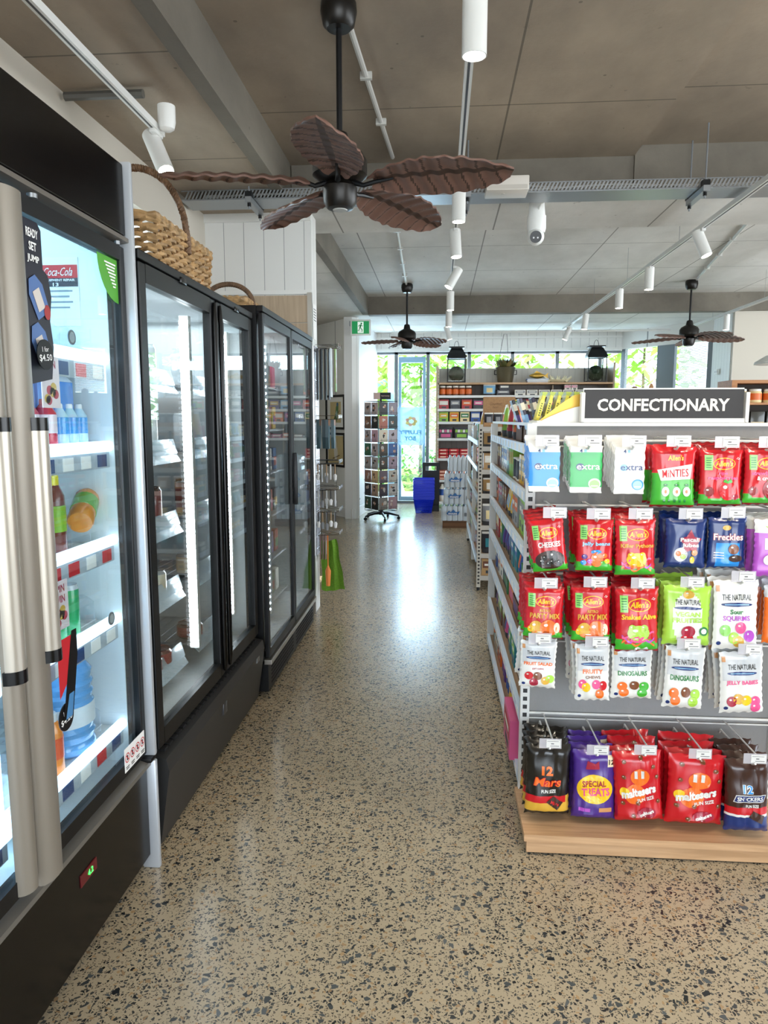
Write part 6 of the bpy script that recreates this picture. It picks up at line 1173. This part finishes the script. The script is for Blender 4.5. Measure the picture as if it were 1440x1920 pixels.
# paper notice on the slatted return wall corner
b = NB(); box(b, -.952, -.950, 5.38, 5.52, 2.10, 2.36, 0)
for k in range(5): box(b, -.9499, -.9495, 5.40, 5.50-.01*(k % 2), 2.32-.02*k, 2.326-.02*k, 1)
tag(obj('paper_notice', b, [PAPER, INK], smooth=False), 'white paper notice pinned on the end of the return wall', 'notice')
# ---- right-hand timber shelf with jars, wooden boards on a counter
t = thing('timber_shelf', 'orange timber shelf unit with jars at the right edge of the photo', 'shelving', (3.2, 7.2, 0))
b = NB(); box(b, 2.73, 3.9, 7.0, 7.35, 1.84, 1.87); box(b, 2.73, 2.78, 7.0, 7.35, 0, 1.84); box(b, 3.85, 3.9, 7.0, 7.35, 0, 1.84); box(b, 2.78, 3.85, 7.33, 7.35, 0, 1.84, 1)
for z in (1.66, 1.38, 1.05, .7, .35): box(b, 2.78, 3.85, 7.02, 7.33, z-.02, z)
obj('carcass', b, [TIMBER, mat('#3a2c22', .6)], t, smooth=False)
for i in range(6): put_good('jar', 15, 7, .12, .12, .13, (2.86+.135*i, 7.12, 1.66), 0, 'cream labelled jar on the top shelf of the orange timber unit, %s from the left' % ORD[i+1])
for i in range(5):
    x = 2.88+.15*i; t = thing('garden_meal_pack', 'clear pack with a kraft label and %s, %s on the second timber shelf' % ('a red seal' if i == 0 else 'dark contents', ORD[i+1]), 'pack', (x, 7.15, 1.38)); b = NB(); box(b, x-.065, x+.065, 7.11, 7.19, 1.38, 1.58, 0, .006); obj('pack_body', b, mat('#3a3a34', .3, coat=.4), t)
    b = NB(); box(b, x-.06, x+.06, 7.104, 7.108, 1.385, 1.48, 0); pu = lambda u, v: Vector((x+u, 7.1025, 1.43+v))
    if i < 2: word(b, 'KELP', .01, .02, .07, .022, pu, 1, .03); word(b, 'MEAL', .01, -.012, .07, .022, pu, 1, .03)
    if i == 0: shape(b, ell(.02, .09, .03, .03), lambda u, v: pu(u, v)+Vector((0, .006, 0)), 2)
    obj('pack_label', b, [mat('#c9b287', .6), INK, mat('#d0443a', .5)], t, smooth=False)
b = NB(); box(b, 1.75, 2.65, 7.6, 8.1, 1.38, 1.42); box(b, 1.78, 2.62, 7.64, 8.06, 0, 1.38); tag(obj('display_counter', b, OAK, smooth=False), 'oak counter behind the confectionery gondola holding wooden boards', 'counter')
for i, (px, h, w) in enumerate(((1167, .40, .07), (1190, .43, .09), (1221, .46, .05))):
    x = at(px, 730, 7.8).x; b = NB(); lathe(b, [(w*.5, 0), (w*.55, h*.3), (w*.62, h*.7), (w*.5, h*.93), (w*.2, h)], (x, 7.8, 1.42), 16, 0, 1, .25); tag(obj('wooden_board', b, mat(('#7a5038', '#6b4630', '#b98a5c')[i], .6)), '%s rounded wooden board standing upright behind the sign, %s of three' % (('brown', 'dark brown', 'light tan')[i], ('left', 'middle', 'right')[i]), 'board')
t = thing('pendant_lamp', 'pale metal pendant lampshade at the right edge of the photo', 'pendant lamp', (3.12, 7.1, 2.05))
b = NB(); lathe(b, [(.20, 0), (.195, .02), (.10, .08), (.05, .10), (.04, .16)], (3.17, 7.1, 2.02), 24); obj('lamp_shade', b, mat('#cfd3d2', .3, .3), t)
b = NB(); tube(b, [(3.17, 7.1, 2.18), (3.17, 7.1, 3.24)], .004, 6); obj('cord', b, METW, t)
# ================================================================= CEILING FITTINGS
def palm_blade(R, r0=.13, w=.125):
    b = NB(); n_, mm = 90, 16; G = []
    for j in range(n_+1):
        u = j/n_; x = r0+(R-r0)*u; ww = w*max(0.02, (math.sin(PI*min(1, u*.93+.035))**.62))*(1+.02*math.sin(j*.8)); row = []
        for i in range(mm+1):
            v = -1+2*i/mm; rib = .0035*math.sin(j*.55-abs(v)*3.2); z = -.020*(v*v)*(1-.3*u)+rib-.03*u*u; row.append(b.verts.new((x+.02*(1-abs(v)), v*ww, z+-v*ww*.24)))
        G.append(row)
    lo = [[b.verts.new(v.co+Vector((0, 0, -.008))) for v in r] for r in G]
    for j in range(n_):
        for i in range(mm): b.faces.new((G[j][i], G[j][i+1], G[j+1][i+1], G[j+1][i])).material_index = 0; b.faces.new((lo[j][i], lo[j+1][i], lo[j+1][i+1], lo[j][i+1])).material_index = 1 if ((j-abs(i+.5-mm/2)*.75) % 11) < 1.3 or abs(i+.5-mm/2) < .6 else 0
    rim = [(j, 0) for j in range(n_+1)]+[(n_, i) for i in range(1, mm+1)]+[(j, mm) for j in range(n_-1, -1, -1)]+[(0, i) for i in range(mm-1, 0, -1)]
    for k in range(len(rim)): p, q = rim[k], rim[(k+1) % len(rim)]; b.faces.new((G[p[0]][p[1]], G[q[0]][q[1]], lo[q[0]][q[1]], lo[p[0]][p[1]]))
    return b
FB = [mat('#6d5045', .4, var=.12, bscale=12, name='carved_palm_blade'), mat('#3a2820', .5, name='blade_vein')]; BRZ = mat('#1d1a17', .35, .4, name='dark_bronze')
bladem = [None]
def fan(x, y, zc, zb, R, a0, lab, canopy=True):
    t = thing('ceiling_fan', lab, 'ceiling fan', (x, y, zb)); b = NB()
    lathe(b, [(.05, -.115), (.066, -.10), (.077, -.05), (.074, -.015), (.06, 0)], (x, y, zc), 24); obj('canopy', b, BRZ, t)
    b = NB(); cyl(b, (x, y, zb+.15), (x, y, zc-.10), .0125, n=12); obj('downrod', b, BLK, t)
    b = NB(); lathe(b, [(.02, .20), (.035, .19), (.045, .14), (.10, .11), (.118, .08), (.118, .02), (.09, .0), (.05, -.01)][::-1], (x, y, zb), 28); obj('motor_housing', b, BRZ, t)
    b = NB(); lathe(b, [(.035, -.12), (.055, -.115), (.072, -.09), (.075, -.03), (.06, -.01)], (x, y, zb), 28, 0); lathe(b, [(.03, -.123), (.034, -.118)], (x, y, zb), 20, 1); obj('switch_cup', b, [BRZ, mat('#b7b7b4', .4)], t)
    if bladem[0] is None: bladem[0] = mesh_of('blade', palm_blade(.70), FB)
    for k in range(5):
        a = a0+k*2*PI/5; bl = D.objects.new('blade', bladem[0]); COL.objects.link(bl); bl.parent = t; bl.rotation_euler = (0, 0, a); bl.scale = (R/.70, R/.70, 1)
        b = NB(); tube(b, [(.06, 0, -.012), (.11, .0, -.03), (.16, .01, -.018), (.24, .012, -.012)], [.012, .010, .010, .006], 8); br = obj('blade_arm', b, BLK); br.parent = t; br.rotation_euler = (0, 0, a)
    return t
fan(-.44, 3.19, 3.24, 2.52, .73, math.radians(-88), 'large dark palm-leaf ceiling fan nearest the camera')
fan(-.44, 9.45, 3.24, 2.53, .58, math.radians(-30), 'dark ceiling fan above the doorway end of the aisle')
fan(3.14, 9.5, 3.24, 2.55, .70, math.radians(5), 'dark ceiling fan at the right, in front of the venetian blind window')
# ---- spotlights on tracks
def track(x, y0, y1, z, lab, ceil=3.24, hang=True):
    t = thing('light_track', lab, 'light track', (x, (y0+y1)/2, z)); b = NB(); box(b, x-.017, x+.017, y0, y1, z-.016, z+.016, 0); box(b, x-.005, x+.005, y0+.02, y1-.02, z-.0165, z-.016, 1); obj('rail', b, [METW, mat('#3a3a3e', .5)], t, smooth=False)
    if hang:
        b = NB(); y = y0+.5
        while y < y1: tube(b, [(x, y, z+.016), (x, y, 3.0 if (5.15 < y < 5.95 or y > 10.55 or x < -1.05) else ceil)], .0015, 4); y += 1.6
        obj('suspension_wire', b, STEELG, t)
track(.10, .8, 11.6, 2.90, 'long white light track running down the middle of the ceiling'); track(1.90, .8, 11.5, 2.90, 'white light track above the right side of the aisle shelves'); track(-1.385, .4, 3.62, 2.90, 'short white light track above the drinks fridge'); track(3.78, 2.0, 11.3, 2.90, 'far right white light track', 3.24)
def ctrack(p, q, lab): b = NB(); tube(b, [p, q], .018, 4); tag(obj('cross_track', b, METW), lab, 'light track')
ctrack((-.8, 11.75, 2.9), (3.6, 11.75, 2.9), 'white track crossing in front of the far windows')
LM = mat('#fff3df', .5, emit=55, name='lamp_glow'); KL = 'white cylinder spotlight '
def spot(x, y, zt, aim, lab, L=.20, r=.041, power=26, size=70):
    """zt: track height; aim: direction the can points"""
    d = Vector(aim).normalized(); t = thing('spotlight', KL+lab, 'spotlight', (x, y, zt)); piv = Vector((x, y, zt-.10)); c0 = piv-d*L*.42; c1 = piv+d*L*.58
    b = NB(); box(b, x-.015, x+.015, y-.05, y+.05, zt-.034, zt-.016, 0, .002); cyl(b, (x, y, zt-.034), (x, y, zt-.09), .008, n=10); obj('track_adapter', b, METW, t)
    u, w_ = frame_of(d); b = NB(); n_ = 28; prof = [(0, r*.9), (.004, r), (L, r), (L, r*.90), (L-.012, r*.88)]; rs = []
    for s, rr in prof: rs.append([b.verts.new(c0+d*s+(u*math.cos(2*PI*i/n_)+w_*math.sin(2*PI*i/n_))*rr) for i in range(n_)])
    for k in range(4):
        for i in range(n_): b.faces.new((rs[k][i], rs[k][(i+1) % n_], rs[k+1][(i+1) % n_], rs[k+1][i]))
    b.faces.new(rs[0][::-1]); obj('lamp_body', b, METW, t)
    b = NB(); p = c0+d*(L-.008); b.faces.new([b.verts.new(p+(u*math.cos(2*PI*i/n_)+w_*math.sin(2*PI*i/n_))*r*.87) for i in range(n_)]); obj('lamp_lens', b, LM, t, smooth=False)
    if power: l = lamp('spotlight_beam', 'SPOT', tuple(c1+d*.012), power, (1, .86, .68), tuple(d), spot_size=math.radians(size), spot_blend=.7, shadow_soft_size=.03); l.parent = None
spot(.10, 2.52, 2.90, (0, .02, -1), 'hanging straight down in the top centre of the photo', power=34)
spot(.10, 4.5, 2.90, (0, .0, -1), 'straight down behind the near fan blade tip'); spot(.10, 5.45, 2.90, (.07, -.1, -1), 'tilted slightly, just past the cross beam'); spot(.12, 6.75, 2.90, (-.55, -.2, -1), 'tilted left, third on the middle track beyond the beam')
spot(.10, 8.0, 2.90, (0, 0, -1), 'straight down, fourth beyond the beam on the middle track'); spot(.10, 9.4, 2.90, (0, 0, -1), 'small and distant on the middle track, second from the far end'); spot(.10, 10.9, 2.90, (.3, 0, -1), 'at the far end of the middle track')
spot(-1.40, 2.05, 2.90, (.25, -.15, -1), 'cut by the top left corner of the photo', power=30, L=.22, r=.045); spot(-1.385, 3.55, 2.90, (.52, -.45, -1), 'on the end of the short track above the wicker basket', power=30, L=.25)
spot(1.90, 5.6, 2.90, (.35, -.25, -1), 'tilted right under the right-hand track near the cross beam', power=24); spot(1.90, 6.9, 2.90, (0, 0, -1), 'straight down, second on the right-hand track', power=24); spot(1.90, 8.0, 2.90, (0, 0, -1), 'straight down, third on the right-hand track', power=24)
spot(1.90, 9.8, 2.90, (-.1, 0, -1), 'small, fourth on the right-hand track', power=24); spot(1.90, 11.1, 2.90, (-.4, 0, -1), 'at the far end of the right-hand track, above the right lantern', power=15); spot(3.78, 10.0, 2.90, (0, 0, -1), 'on the far right track beside the right fan', power=20); spot(3.78, 8.3, 2.90, (.7, -.3, -1), 'at the right edge on the far right track', power=20)
spot(1.45, 1.7, 2.90+.0, (-.35, .32, -1), 'added out of view to brighten the confectionery end', power=42, size=80); spot(.75, 1.2, 2.90, (0, .35, -1), 'added out of view to brighten the near floor', power=42, size=75)  # two unseen spots off the tracks, added as fill for the near end
# sensor by the short track
t = thing('motion_sensor', 'white round ceiling sensor beside the end of the short track', 'sensor', (-1.33, 3.5, 3.0)); b = NB(); lathe(b, [(.02, -.115), (.035, -.105), (.042, -.075), (.042, 0)], (-1.33, 3.55, 2.999), 20); obj('sensor_body', b, WHITE, t); b = NB(); tube(b, [(-1.33, 3.55, 2.93), (-1.40, 3.6, 2.90), (-1.39, 3.60, 2.88)], .006, 6); obj('cable', b, WHITE, t)
# ---- perforated cable tray, hangers, camera, box
t = thing('cable_tray', 'galvanised perforated cable tray across the ceiling in front of the beam', 'cable tray', (1.0, 4.9, 2.9))
b = NB(); y0, y1, z = 4.80, 5.02, 2.94; x = -1.7
while x < 6.5: prism(b, [(x, z), (x+.012, z), (x+.040, z+.055), (x+.028, z+.055)], y0, y0+.003, 'Y'); x += .024
box(b, -1.72, 6.5, y0, y0+.004, z+.052, z+.058); box(b, -1.72, 6.5, y0, y0+.004, z-.004, z+.003); box(b, -1.72, 6.5, y0, y1, z-.006, z-.004); box(b, -1.72, 6.5, y1, y1+.003, z-.004, z+.055); obj('tray', b, GALV, t, smooth=False)
b = NB(); tube(b, [(-1.6+.12*k, 4.9+.03*math.sin(k*.7), 2.99+.012*math.sin(k*.45)) for k in range(66)], .008, 6); tube(b, [(-1.6+.12*k, 4.86+.03*math.sin(k*.5+1), 2.975+.012*math.sin(k*.6)) for k in range(66)], .007, 6); obj('cables', b, mat('#c9c7c2', .5), t)
for i, x in enumerate((-1.25, .16, 1.62, 3.0)):
    h = thing('tray_hanger', 'threaded rod and channel bracket of cable tray, %s' % ('left of the near fan', 'behind the tip of the near fan blade', 'right of the security camera', 'furthest right')[i], 'bracket', (x, 4.9, 2.9)); b = NB(); box(b, x-.02, x+.02, 4.72, 5.04, 2.895, 2.93); obj('channel', b, GALV, h, smooth=False)
    cz = 3.24 if -1.05 < x < 1.27 else (3.3 if x > 1 else 3.0)
    for yy in (4.75, 5.03):
        b = NB(); cyl(b, (x, yy, 2.86), (x, yy, cz), .005, n=8); rd = obj('threaded_rod', b, STEELG, h)
        b = NB(); box(b, x-.022, x+.022, yy-.022, yy+.022, 2.93, 2.965); obj('clamp', b, BLK, rd, smooth=False)
        b = NB(); cyl(b, (x, yy, 2.875), (x, yy, 2.895), .012, n=6); obj('nut', b, BLK, rd, smooth=False)
b = NB(); box(b, .27, .53, 4.62, 4.80, 2.90, 2.985, 0, .006); box(b, .28, .52, 4.618, 4.62, 2.905, 2.93, 1); cyl(b, (.38, 4.70, 2.9), (.38, 4.70, 2.897), .01, n=10, m=1); tag(obj('junction_box', b, [mat('#d5cfc6', .5), mat('#c2bcb2', .5)]), 'white plastic junction box mounted on the cable tray', 'box')
t = thing('security_camera', 'white dome security camera under the concrete cross beam', 'camera', (.66, 5.2, 2.9))
c = Vector((.655, 5.22, 2.80)); b = NB(); lathe(b, [(.065, .10), (.066, .02), (.058, -.01)][::-1], c, 24); lathe(b, [(.05, .0), (.06, .1), (.05, .2)], c, 20); obj('mount', b, WHITE, t)
b = NB(); sphere(b, c+Vector((-.005, -.02, -.04)), .058, 24); obj('camera_ball', b, WHITE, t); d = Vector((-.12, -1, -.25)).normalized(); b = NB(); p = c+Vector((-.005, -.02, -.04)); cyl(b, p+d*.045, p+d*.062, .04, n=24); face = obj('lens_window', b, BLACK, t)
b = NB(); 
for s in (-1, 1): cyl(b, p+d*.062+Vector((s*.014, 0, -.006)), p+d*.064+Vector((s*.014, 0, -.006)), .006, n=12)
obj('lens', b, mat('#d8d8da', .2), face); b = NB(); tube(b, [(.66, 5.2, 2.92), (.67, 5.12, 2.96), (.74, 5.03, 2.985), (.80, 5.0, 2.99)], .010, 8); obj('cable', b, WHITE, t)
